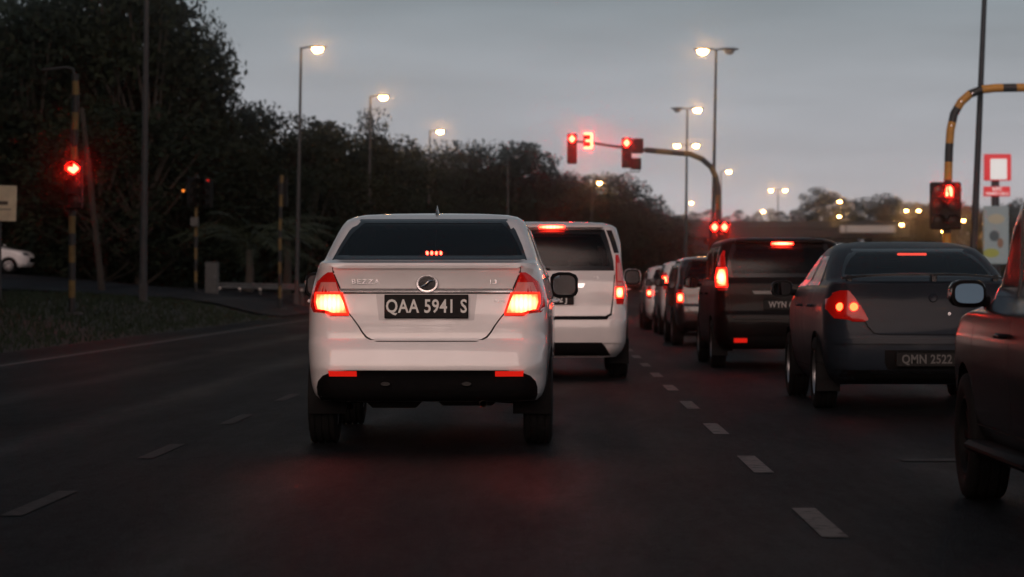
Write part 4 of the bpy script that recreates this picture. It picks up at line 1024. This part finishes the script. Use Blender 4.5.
def signal_head(parent, loc, lit=None, lit_row=0, shape=None, cols=1, rot=0.0, board=False, k=1.0, litm=None):
    W, H, D = .34*k*cols, 1.05*k, .20*k
    mb = MB(); mb.box((0, 0, 0), (W, D, H), 0, .03*k)
    if board: mb.box((0, .06*k, 0), (W+.22*k, .02, H+.22*k), 0, .008)
    h = mb.build('signal_head', M_SIGBOX, parent, 35, loc, (0, 0, rot))
    for cidx in range(cols):
        x = (cidx-(cols-1)/2)*.34*k
        for r in range(3):
            z = (.34-.34*r)*k
            lb = MB(); lb.lathe([(-D/2-.012*k, .001), (-D/2-.008*k, .09*k), (-D/2+.002, .135*k)], 20, 'Y', (x, 0, z)); lb.build('lens', M_LENSOFF, h, 50)
            vb = MB(); vb.lathe([(-D/2, .15*k), (-D/2-.20*k, .150*k), (-D/2-.20*k, .143*k), (-D/2, .143*k)], 16, 'Y', (x, 0, z), a0=R(-20), a1=R(200)); vb.build('visor', M_SIGBOX, h, 40)
            if lit and r == lit_row and cidx in (lit if isinstance(lit, tuple) else (0,)):
                if shape is None:
                    sb = MB(); sb.lathe([(-D/2-.02*k, .001), (-D/2-.016*k, .08*k), (-D/2-.006, .115*k)], 20, 'Y', (x, 0, z)); sb.build('lit_lens', litm or M_SIGRED, h, 50)
                else:
                    shape_obj('lit_arrow', shape, litm or M_SIGRED, h, (x, -D/2-.014*k, z), 1.05*k)
    return h
def band_tube(path, rad, band, n=12):
    "tube with alternating black and yellow bands"
    pts = [Vector(p) for p in path]; out = [pts[0]]; cum = [0.0]
    for i in range(len(pts)-1):
        l = (pts[i+1]-pts[i]).length; m = max(1, int(l/(band/3)))
        for k in range(1, m+1): out.append(pts[i].lerp(pts[i+1], k/m)); cum.append(cum[-1]+l/m)
    mb = MB(); mb.tube(out, rad, n, mfun=lambda i: int((cum[i]+cum[i+1])/2/band) % 2); return mb

# centre signal: mast on the far median, arm reaching left over the road
d = 97.0
P = lambda px, py: (atx(px, d)-bx_, 0, at(px, py, d).z-bz_)
bx_, bz_ = atx(718, d), .14
t = thing('traffic_light', 'arched black and yellow traffic light with long arm over the road and red countdown digit', 'traffic light', (bx_, d, bz_), 0)
path = [(0, 0, 0), P(718, 215), P(718, 190), P(716, 177), P(711, 167), P(702, 159), P(690, 154), P(672, 152.5), P(645, 150)]
band_tube(path, .095, .50).build('pole', [M_BLK, M_SHADEYEL], t, 45)
mb = MB(); mb.tube([P(645, 150), P(612, 146), P(590, 142.5), P(570, 141)], [.055, .045, .04, .035], 8); mb.build('arm', M_BLK, t, 45)
mb = MB(); mb.box((0, 0, .03), (.5, .5, .07), 0, .01); mb.build('base_plate', M_POLE, t, 40)
def offs(q, dy): return (q[0], q[1]+dy, q[2])
signal_head(t, offs(P(572, 149), -.18), (0,), 0, ARROW_UP)
signal_head(t, offs(P(626.5, 153), -.18), (0,), 0, ARROW_UP)
mb = MB(); mb.box((0, 0, 0), (.32, .16, .50), 0, .02); cb = mb.build('countdown_box', M_SIGBOX, t, 35, offs(P(588, 141), -.14))
seg = MB(); s_ = .56
for zc in (.24, 0.0, -.24): seg.box((0 if zc else .03, -.095, zc), (.30 if zc else .24, .02, .075), 0)
for zc in (.12, -.12): seg.box((.125, -.0955, zc), (.085, .019, .165), 0)
seg.build('countdown_digit', M_SIGRED, cb, None)
mb = MB(); mb.box((0, 0, 0), (.40, .10, .52), 0, .02); mb.build('countdown_back', M_SIGBOX, t, 35, offs(P(637.5, 146), -.05))
mb = MB(); mb.box((0, 0, 0), (.36, .14, .40), 0, .02); cbx = mb.build('camera_box', M_SIGBOX, t, 35, offs(P(636, 164), -.06))
mb = MB(); mb.tube([(-.2, 0, -.2), (-.2, 0, -.27), (.12, 0, -.27), (.12, 0, -.2)], .018, 6); mb.build('bracket', M_BLK, cbx, 40)
signal_head(t, offs(P(719, 237), -.22), (0, 1), 0, ARROW_UP, 2)
# right signal: banded mast bending right over the opposite carriageway
d = 70.0; bx_, bz_ = atx(947, d), .145
t = thing('traffic_light', 'yellow and black banded traffic light mast bending right, double box with red U-turn arrow', 'traffic light', (bx_, d, bz_), 0)
path = [(0, 0, 0), P(946.5, 215), P(948, 180), P(949, 150), P(950.5, 130), P(954, 114), P(961, 102), P(970, 94), P(982, 89.5), P(996, 88), P(1030, 87.5), P(1085, 87)]
band_tube(path, .105, .44).build('pole', [M_YEL, M_BLK], t, 45)
for px, py in ((951, 126), (961, 102), (972, 94)):
    q = P(px, py); mb = MB(); mb.lathe([(-.125, .001), (-.12, .022), (-.1, .026)], 10, 'Y', q); mb.build('bolt', M_CHROME, t, 40)
mb = MB(); mb.box((0, 0, .03), (.5, .5, .07), 0, .01); mb.build('base_plate', M_POLE, t, 40)
signal_head(t, offs(P(944, 206), -.24), (0,), 0, None, 2, k=1.12, litm=mat('dark lens', (.02, .01, .01), .3))
h = t.children[-1]
shape_obj('lit_arrow', uturn(), M_SIGRED, h, (.075, -.135, .36), 1.15)
signal_head(t, P(1078, 108), None, 0, None, 1, rot=math.pi)
# left signal
d = 60.0; bx_ = atx(72, d); bz_ = hgt(bx_, d)-.03
t = thing('traffic_light', 'banded traffic light post on the grass island with a red arrow, thin bracket on top', 'traffic light', (bx_, d, bz_), 0)
band_tube([(0, 0, 0), (0, 0, 2.0), P(76, 95), P(75, 74)], .075, .36).build('pole', [M_BLK, M_SHADEYEL], t, 45)
mb = MB(); mb.tube([P(75, 76), P(73, 69), P(66, 67.5), P(42, 70)], .030, 8); mb.build('bracket', M_POLE, t, 45)
mb = MB(); mb.box((0, 0, .03), (.4, .4, .07), 0, .01); mb.build('base_plate', M_POLE, t, 40)
signal_head(t, offs(P(76, 185), -.2), (0,), 0, ARROW_RIGHT)
# two smaller posts by the side road
for px, dd, lab, cols, lit in ((196, 100.0, 'banded signal post by the control cabinet with faint amber and red lights', 1, True), (280, 96.0, 'banded signal post at the guardrail, its signal head facing away', 1, False)):
    d = dd; bx_ = atx(px, d); bz_ = hgt(bx_, d)-.03
    t = thing('traffic_light', lab, 'traffic light', (bx_, d, bz_), 0)
    band_tube([(0, 0, 0), (0, 0, 2.6), P(px+(1 if lit else 2), 175)], .06, .40).build('pole', [M_BLK, M_SHADEYEL], t, 45)
    mb = MB(); mb.box((0, 0, .03), (.4, .4, .07), 0, .01); mb.build('base_plate', M_POLE, t, 40)
    if lit:
        signal_head(t, offs(P(193, 192), -.2), None, rot=R(35)); signal_head(t, offs(P(209, 194), -.2), None, rot=R(-35))
        a = MB(); a.lathe([(-.02, .001), (-.01, .04), (0, .05)], 12, 'Y'); a.build('amber_light', M_SIGAMB, t, 40, offs(P(184.5, 191), -.34))
        a = MB(); a.lathe([(-.02, .001), (-.01, .04), (0, .05)], 12, 'Y'); a.build('red_light', M_SIGREDDIM, t, 40, offs(P(209, 181), -.36))
        a = MB(); a.box((0, 0, 0), (.28, .2, .34), 0, .02); a.build('switch_box', mat('grey enamel', (.08, .08, .075), .6), t, 40, offs(P(195, 222), -.12))
    else: signal_head(t, offs(P(282, 192), 0.2), None, rot=math.pi)

# ------------------------------------------------------------------ roadside furniture
# road sign cropped by the picture's left edge
d = 66.0; bx_ = atx(-8, d); bz_ = hgt(bx_, d)-.03
t = thing('road_sign', 'cream rectangular road sign on a grey post in front of the waiting white car', 'road sign', (bx_, d, bz_), 0)
mb = MB(); mb.tube([(.18, .04, 0), (.18, .04, P(0, 187)[2])], .035, 10); mb.build('post', M_POLE, t, 45)
mb = MB(); mb.box((0, 0, 0), (1.06, .02, .84), 0, .006, Matrix.Rotation(R(1.5), 3, 'Y')); bd = mb.build('board', mat('cream sign face', (.80, .66, .45), .45, noise=(4, .85, 1.1)), t, 35, offs(P(-6, 203), 0))
for zc, w_, h_ in ((.0, .34, .085), (-.15, .50, .02)):
    mb = MB(); mb.box((.16, -.0125, zc), (w_, .004, h_)); mb.build('sign_print', mat('sign print', (.10, .07, .05), .6), bd, None)
# leaning timber pole
mb = MB(); a = at(103, 288, 88); b = at(82, 108, 88); z0 = hgt(a.x, 88)-.3
mb.tube([(0, 0, 0), (b.x-a.x, 0, b.z-z0)], [.11, .07], 10); tag(mb.build('timber_pole', M_BARK, None, 45, (a.x, 88, z0)), 'thin leaning timber pole in front of the dark forest', 'pole')
# control cabinet
d = 100.0; x = atx(212, d); z = hgt(x, d)
t = thing('control_cabinet', 'grey metal signal control cabinet at the end of the guardrail', 'cabinet', (x, d, z-.03), 0)
mb = MB(); mb.box((0, 0, .62), (.46, .4, 1.15), 0, .02); mb.build('case', mat('cabinet enamel', (.06, .065, .065), .55, noise=(5, .7, 1.15)), t, 35)
mb = MB(); mb.box((0, -.205, .64), (.40, .012, 1.02), 0, .004); mb.build('door', mat('cabinet enamel', (.16, .17, .17), .55), t, 35)
mb = MB(); mb.box((.14, -.22, .68), (.03, .03, .14), 0, .006); mb.build('handle', M_CHROME, t, 35)
mb = MB(); mb.box((0, 0, .04), (.52, .46, .09), 0, .01); mb.build('plinth', M_CONC, t, 35)
# guardrail
g0 = Vector((atx(220, 108), 108.0, 0)); g1 = Vector((atx(345, 103), 103.0, 0))
t = thing('guardrail', 'low galvanised guardrail with posts between the side road and the palm', 'guardrail', (g0.x, g0.y, hgt(g0.x, g0.y)), 0)
v = []; f = []; prof = [(.0, .44), (.05, .48), (.05, .53), (.0, .57), (.0, .61), (.05, .65), (.05, .70), (.0, .74)]
NP = 12
for i in range(NP+1):
    p = g0.lerp(g1, i/NP)-g0; hz = hgt(g0.x+p.x, g0.y+p.y)-hgt(g0.x, g0.y)
    for a, z in prof: v.append((p.x, p.y-a, .22-.10*i/NP+(z-.59)*.8))
k = len(prof)
for i in range(NP):
    for j in range(k-1): f.append((i*k+j, i*k+j+1, (i+1)*k+j+1, (i+1)*k+j))
mesh('beam', v, f, mat('galvanised rail', (.36, .36, .35), .42, .8, noise=(3, .75, 1.1)), t, 30)
for i in range(0, NP+1, 2):
    p = g0.lerp(g1, i/NP)-g0; hz = hgt(g0.x+p.x, g0.y+p.y)-hgt(g0.x, g0.y)
    mb = MB(); zr = .30-.10*i/NP; mb.box((p.x, p.y+.06, (zr+hz-.2)/2), (.11, .08, zr-hz+.2), 0, .01); po = mb.build('post', M_POLE, t, 35)
    mb = MB(); mb.box((p.x, p.y-.062, .12-.10*i/NP), (.10, .01, .07), 0); mb.build('reflector', mat('white reflector', (.8, .75, .7), .2, emit=(1, .85, .7), estr=0.0), po, None)

# flyover
d = 335.0; x0, x1 = atx(628, d), atx(905, d)
t = thing('flyover', 'dark concrete flyover with piers crossing behind the queue', 'bridge', ((x0+x1)/2, d, 0), 0)
hw = (x1-x0)/2; zt = at(0, 228, d).z
mb = MB(); mb.box((0, 0, zt-.7), (2*hw, 9, 1.2), 0, .1); mb.build('deck', M_CONC, t, 35)
for sy in (-1, 1):
    mb = MB(); mb.box((0, sy*4.55, zt+.28), (2*hw, .25, .9), 0, .05); mb.build('parapet', M_CONC, t, 35)
for i in range(5):
    x = -hw+3.6+i*(2*hw-7.2)/4
    mb = MB(); mb.box((x, 0, (zt-1.6)/2), (.85, 1.3, zt-1.6), 0, .12); pi_ = mb.build('pier', M_CONC, t, 35)
    mb = MB(); mb.box((x, 0, zt-1.5), (1.7, 8, .6), 0, .12); mb.build('pier_cap', M_CONC, pi_, 35)
mb = MB(); mb.box((0, -7.0, 4.7), (2*hw, .08, .30)); 
for i in range(15): mb.box((-hw+1+i*(2*hw-2)/14, -7.0, 2.9), (.12, .12, 3.5))
tag(mb.build('fence_rail', M_POLE, None, 35, ((x0+x1)/2, d, 0)), 'pale handrail on posts below the flyover deck', 'fence')
tag(MB().box((0, 0, 0), (6.6, .1, .85), 0, .02).build('sign_board', mat('pale sign board', (.42, .42, .40), .6), None, 35, at(868, 229, 329)), 'long pale board fixed along the flyover parapet', 'sign')
# shop pylon: red board, small red board with lettering, tall poster panel
d = 150.0; bx_, bz_ = atx(995.5, d), hgt(atx(995.5, d), d)-.02
t = thing('pylon_sign', 'red and white lit restaurant pylon sign with a smaller red board under it', 'sign', (bx_, d, bz_), 0)
mb = MB(); mb.tube([(0, .1, 0), (0, .1, P(0, 158)[2])], .22, 12); mb.build('mast', M_DKPOLE, t, 45)
SRED = mat('red sign face', (.45, .012, .016), .4, emit=(.62, .012, .02), estr=.62); SWHT = mat('white sign face', (.8, .8, .8), .4, emit=(.9, 1, .98), estr=.42)
mb = MB(); mb.box((0, 0, 0), (1.42, .4, 1.42), 0, .04); b1 = mb.build('upper_board', SRED, t, 35, offs(P(997, 167.5), -.15))
mb = MB(); mb.box((.03, -.21, -.10), (.88, .03, 1.10), 0, .16); mb.build('blank_panel', SWHT, b1, 35)
mb = MB(); mb.box((0, 0, 0), (1.40, .3, .52), 0, .03); b2 = mb.build('lower_board', SRED, t, 35, offs(P(996.5, 191.5), -.1))
text_obj('sign_lettering', 'KFC', .26, SWHT, b2, (0, -.158, .12), extrude=.004, bold=.006, wscale=1.1)
text_obj('sign_lettering', 'PANDU LALU', .19, SWHT, b2, (0, -.158, -.12), extrude=.004, bold=.005, wscale=1.05)
d = 140.0; bx_, bz_ = atx(996, d), hgt(atx(996, d), d)-.02
t = thing('poster_panel', 'tall pale poster panel with blurred cream and green print under the pylon sign', 'sign', (bx_, d, bz_), 0)
mb = MB(); mb.box((0, 0, P(0, 235)[2]), (1.25, .16, 2.9), 0, .03); bo = mb.build('board', mat('pale poster', (.16, .20, .21), .5, emit=(.55, .68, .70), estr=.12), t, 35)
for nm, px, py, w_, h_, c_ in (('poster_print', 996, 219, .85, .5, (.55, .50, .36)), ('poster_print', 994, 236, .5, .55, (.06, .10, .12)), ('poster_print', 991, 253, .8, .45, (.42, .45, .08)), ('poster_print', 1000, 243, .3, .5, (.30, .16, .10))):
    q = P(px, py); sb = MB(); sb.lathe([(-.004, .001), (-.003, .5), (.0, .502)], 18, 'Y'); o = sb.build(nm, mat('poster ink %d' % py, tuple(x*.5 for x in c_), .5, emit=c_, estr=.16), bo, None, (q[0], -.085-.0007*(px-985), q[2])); o.scale = (w_, 1, h_)
mb = MB(); mb.tube([(-.4, .05, 0), (-.4, .05, 1.2)], .06, 8); mb.tube([(.4, .05, 0), (.4, .05, 1.2)], .06, 8); mb.build('legs', M_DKPOLE, t, 45)

# ------------------------------------------------------------------ trees
def tree_meshes(seed, H, cw, base=.18, clumps=46, leaves=70, leaf=.30, shape='round'):
    rnd = random.Random(seed); mb = MB()
    bend = [(0, 0)]; 
    for i in range(6): bend.append((bend[-1][0]+rnd.uniform(-.16, .16), bend[-1][1]+rnd.uniform(-.16, .16)))
    tp = [(bend[i][0], bend[i][1], H*.72*i/6) for i in range(7)]; r0 = H*.022
    mb.tube(tp, [r0*(1-.12*i) for i in range(7)], 9)
    cents = []
    for k in range(clumps):
        while True:
            u = rnd.uniform(0, 1); a = rnd.uniform(0, 2*math.pi)
            if shape == 'round': rr = math.sin(math.pi*(.10+.86*u))**.6
            elif shape == 'umbrella': rr = (.25+.75*u) if u > .35 else .12
            else: rr = 1.05-.75*u
            q = rnd.uniform(.25, 1)**.6*rr; x = cw*q*math.cos(a); y = cw*q*math.sin(a); z = H*(base+(1-base)*u*.97)
            if shape == 'umbrella' and u < .3 and rnd.random() < .8: continue
            break
        cr = H*rnd.uniform(.055, .105); cents.append((x, y, min(z, H-cr*.6), cr))
    for x, y, z, cr in cents[::2]:
        t0 = max(.15, min(.95, z/H*.72)); i = min(5, int(t0*6)); s = Vector(tp[i]); e = Vector((x, y, z)); m = s.lerp(e, .5)+Vector((0, 0, -.03*H*.4))
        mb.tube([s, m, e], [r0*.34, r0*.22, r0*.07], 5, caps=False)
    me_t = bpy.data.meshes.new('trunk'); me_t.from_pydata(mb.v, [], mb.f); me_t.materials.append(M_BARK)
    v = []; f = []
    for x, y, z, cr in cents:
        for k in range(leaves):
            th = rnd.uniform(0, 2*math.pi); cz = rnd.uniform(-1, 1); sr = math.sqrt(1-cz*cz); q = cr*rnd.uniform(.25, 1)**.5*1.15
            c = Vector((x+q*sr*math.cos(th)*1.25, y+q*sr*math.sin(th)*1.25, z+q*cz*.85))
            n = Vector((rnd.gauss(0, 1), rnd.gauss(0, 1), rnd.gauss(0, 1)+.5)).normalized()
            a = n.orthogonal().normalized(); b = n.cross(a); l = leaf*rnd.uniform(.55, 1.25); w = l*rnd.uniform(.4, .65); rt = rnd.uniform(0, 6.28)
            u1 = a*math.cos(rt)+b*math.sin(rt); u2 = n.cross(u1); i = len(v)
            v += [tuple(c-u1*l*.5), tuple(c+u2*w*.5+n*l*.06), tuple(c+u1*l*.5), tuple(c-u2*w*.5+n*l*.06)]; f.append((i, i+1, i+2, i+3))
    me_c = bpy.data.meshes.new('crown'); me_c.from_pydata(v, [], f)
    return me_t, me_c
VAR = [tree_meshes(11, 10, 3.6, .10, 64, 90, .30, 'round'), tree_meshes(23, 10, 3.9, .08, 60, 90, .32, 'round'), tree_meshes(31, 10, 3.2, .06, 60, 90, .30, 'cone'),
       tree_meshes(47, 10, 4.2, .10, 58, 95, .30, 'umbrella'), tree_meshes(59, 10, 4.4, .05, 70, 85, .34, 'round')]
for i, (a, b) in enumerate(VAR): b.materials.append(M_LEAF[i % 3])
rt = random.Random(5)
def tree(label, px, d, ytop, var, group, wk=1.0, x=None, name='forest_tree'):
    x = atx(px, d) if x is None else x; z = hgt(x, d)-.15; H = at(px, ytop, d).z-z if d > 85 else (18 if d > 0 else 13)+rt.uniform(-1, 3); k = H/10
    t = thing(name, label, 'tree', (x, d, z), rt.uniform(0, 6.28), group); t.scale = (k*wk, k*wk, k)
    for nm, me in (('trunk', VAR[var][0]), ('crown', VAR[var][1])):
        o = bpy.data.objects.new(nm, me); COL.objects.link(o); o.parent = t
    return t
G1 = 'trees of the dark forest on the left'
near = [(-18, 118, 8, 4), (15, 126, -14, 1), (32, 118, 6, 0), (50, 124, -6, 3), (72, 120, -6, 0), (92, 127, -26, 4), (112, 120, -24, 1), (130, 124, -30, 0), (146, 118, -4, 1), (156, 126, 4, 2), (166, 122, 40, 4)]
for i, (px, d, yt, vr) in enumerate(near): tree('tall dark forest tree whose crown rises out of view behind the red arrow signal', px, d, yt, vr, G1, .95)
tree('dark tree with a rounded umbrella crown leaning out above the forest slope', 188, 124, 8, 3, G1, .42)
mid = [(216, 128, 98, 0), (236, 130, 108, 4), (262, 132, 106, 2), (283, 133, 116, 1), (300, 136, 122, 4), (318, 138, 126, 0), (334, 140, 130, 1), (350, 142, 136, 4), (384, 150, 142, 0), (398, 156, 140, 1)]
for px, d, yt, vr in mid: tree('dark forest tree on the slope falling behind the lit lamp posts', px, d, yt, vr, G1, 1.0)
tree('slender tree standing up alone above the forest edge by a lamp post', 371, 146, 112, 2, G1, .55)
for px, d, yt in ((206, 122, 150), (232, 121, 160), (270, 123, 170), (310, 126, 170), (345, 130, 176), (380, 136, 180), (180, 116, 120), (140, 112, 110), (100, 112, 120), (60, 119, 110), (20, 119, 100), (-15, 119, 90)):
    tree('low bushy dark tree filling the foot of the forest', px, d, yt, rt.choice((0, 1, 4)), 'bushy trees at the foot of the forest', 1.45)
G2 = 'trees on the hazy hill ahead'
hill = [(412, 262, 146, 0), (428, 270, 150, 4), (446, 276, 152, 1), (462, 280, 148, 0), (478, 284, 138, 3), (494, 286, 144, 1), (510, 282, 140, 4), (524, 288, 142, 0), (538, 290, 158, 1), (553, 286, 164, 4), (570, 292, 166, 0), (586, 296, 168, 1), (602, 290, 166, 4), (618, 294, 166, 0), (632, 298, 176, 1), (645, 300, 190, 2), (658, 304, 200, 0), (668, 306, 206, 4)]
for px, d, yt, vr in hill: tree('hazy grey-green tree on the wooded hill beyond the junction', px, d, yt+(9 if px > 530 else 3), vr, G2, 1.0)
for px, d, yt in ((405, 240, 190), (430, 246, 200), (456, 250, 196), (482, 256, 200), (508, 260, 198), (534, 262, 200), (560, 266, 202), (586, 268, 204), (612, 270, 206), (636, 276, 214), (655, 280, 224)):
    tree('low bushy tree at the foot of the hazy hill', px, d, yt, rt.choice((0, 1, 4)), 'bushy trees at the foot of the hazy hill', 1.7)
G3 = 'distant trees beyond the flyover'
fx = 676
while fx < 1040:
    yt = 207+5*math.sin(fx*.09)+rt.uniform(-5, 4)
    if fx < 760: yt = 212+rt.uniform(-3, 5)
    for a, b, yy in ((815, 842, 190), (868, 893, 195), (900, 925, 203), (985, 1010, 210)):
        if a < fx < b: yt = yy+rt.uniform(-2, 3)
    tree('distant tree on the skyline behind the flyover and the queue', fx, 372+rt.uniform(-8, 30), yt, rt.choice((0, 1, 4)), G3, rt.uniform(.9, 1.25)); fx += rt.uniform(8, 13)
for i in range(18):  # trees added out of view to block low sun from the left side
    y = 8+(i % 6)*9.4+rt.uniform(-2, 2); x = -17.5-(i//6)*6.5-rt.uniform(0, 3)
    tree('unseen tall tree added left of the view to shade the forest and verge', 0, y, 0, rt.choice((0, 1, 4)), 'unseen trees added for shade', .95, x)
for i in range(15):  # trees added behind the camera to cut bright sky from car reflections
    x = -75+i*11+rt.uniform(-3, 3); y = -105-rt.uniform(0, 20)
    tree('unseen tree added far behind the viewpoint to darken car reflections', 0, y, 0, rt.choice((0, 1, 4)), 'unseen trees added to darken reflections', 1.5, x)
# palm by the guardrail
def palm(label, x, y, hs, n, L_, seed):
    rnd = random.Random(seed); z = hgt(x, y)-.05
    t = thing('palm', label, 'palm', (x, y, z), 0, 'palms by the guardrail')
    mb = MB(); mb.tube([(0, 0, 0), (.05, 0, hs*.5), (0, .05, hs)], [.20, .16, .13], 10); mb.build('trunk', M_BARK, t, 50)
    for k in range(n):
        az = 2*math.pi*k/n+rnd.uniform(-.2, .2); up = rnd.uniform(.35, 1.25); l = L_*rnd.uniform(.8, 1.15); pts = []
        for i in range(11):
            s = i/10; r = l*s*math.cos(up*(1-s*.5)); h = l*(s*math.sin(up)-.75*s*s*(.6+.4*math.cos(up))); pts.append(Vector((r*math.cos(az), r*math.sin(az), hs+h)))
        fb = MB(); fb.tube(pts, [.028*(1-.8*i/10) for i in range(11)], 5, caps=False)
        side = Vector((-math.sin(az), math.cos(az), 0))
        for i in range(2, 33):
            s = i/33; q = s*10; a = int(q); p = pts[a].lerp(pts[min(10, a+1)], q-a); tg = (pts[min(10, a+1)]-pts[max(0, a-1)]).normalized(); ll = .62*math.sin(math.pi*(.12+.82*s))*L_/2.6
            for sd_ in (-1, 1):
                e = p+side*sd_*ll*.75+tg*ll*.55-Vector((0, 0, ll*rnd.uniform(.25, .55))); b = len(fb.v)
                m_ = p.lerp(e, .5)+Vector((0, 0, .03)); w = tg*.028
                fb.v += [tuple(p), tuple(m_+w), tuple(e), tuple(m_-w)]; fb.f.append([b, b+1, b+2, b+3]); fb.mi.append(0)
        mesh('frond', fb.v, fb.f, M_FROND, t, None, fixn=False)
palm('palm with long drooping fronds behind the guardrail and the control cabinet', atx(246, 108), 109, 1.7, 15, 3.4, 3)
palm('smaller palm with drooping fronds at the dark forest edge, right of its larger neighbour', atx(284, 112), 113, 2.4, 11, 2.6, 9)

# ------------------------------------------------------------------ grass on the island and verge
rg = random.Random(3); v = []; f = []
for k in range(16000):
    y = rg.uniform(26, 84); x = rg.uniform(-14.5, -8.35)
    if y > 60+26*sstep(-22, -9, x)-1: continue
    z = hgt(x, y)-.03; h = rg.uniform(.05, .17); a = rg.uniform(0, 6.28); lx, ly = rg.gauss(0, .04), rg.gauss(0, .04); w = rg.uniform(.012, .03); i = len(v)
    v += [(x-math.cos(a)*w, y-math.sin(a)*w, z), (x+math.cos(a)*w, y+math.sin(a)*w, z), (x+lx, y+ly, z+h)]; f.append((i, i+1, i+2))
gr = mesh('grass', v, f, mat('grass blades', (.018, .032, .012), .8), None, None, fixn=False)
gr['kind'] = 'stuff'; gr['label'] = 'short dark grass on the traffic island and verge'; gr['category'] = 'grass'
v = []; f = []
for k in range(9000):
    px = rg.uniform(-40, 420); d = rg.uniform(112, 118)+max(0, px-180)*.06; x = atx(px, d); xs = x
    z = hgt(x, d)-.1; h = rg.uniform(.2, 1.0)*1.6; a = rg.uniform(0, 6.28); c = Vector((x, d, z+h*rg.random())); n = Vector((rg.gauss(0, 1), rg.gauss(0, 1), rg.gauss(0, 1))).normalized(); u = n.orthogonal().normalized(); w = n.cross(u); l = rg.uniform(.15, .4); i = len(v)
    v += [tuple(c-u*l), tuple(c+w*l*.4), tuple(c+u*l), tuple(c-w*l*.4)]; f.append((i, i+1, i+2, i+3))
ug = mesh('undergrowth', v, f, M_LEAF[0], None, None, fixn=False); ug['kind'] = 'stuff'; ug['label'] = 'dark undergrowth along the forest edge'; ug['category'] = 'undergrowth'

# ------------------------------------------------------------------ evening haze
hz = MB(); hz.box((0, 385, 22.5), (1000, 1100, 49)); ho = hz.build('haze', None, None, None)
hm = bpy.data.materials.new('evening haze'); hm.use_nodes = True; ht = hm.node_tree; ht.nodes.clear()
ho_ = ht.nodes.new('ShaderNodeOutputMaterial'); pv = ht.nodes.new('ShaderNodeVolumePrincipled')
pv.inputs['Color'].default_value = (.94, .96, 1.0, 1); pv.inputs['Density'].default_value = 0.0008; pv.inputs['Anisotropy'].default_value = .993
ht.links.new(pv.outputs[0], ho_.inputs['Volume']); ho.data.materials.clear(); ho.data.materials.append(hm); ho['kind'] = 'stuff'
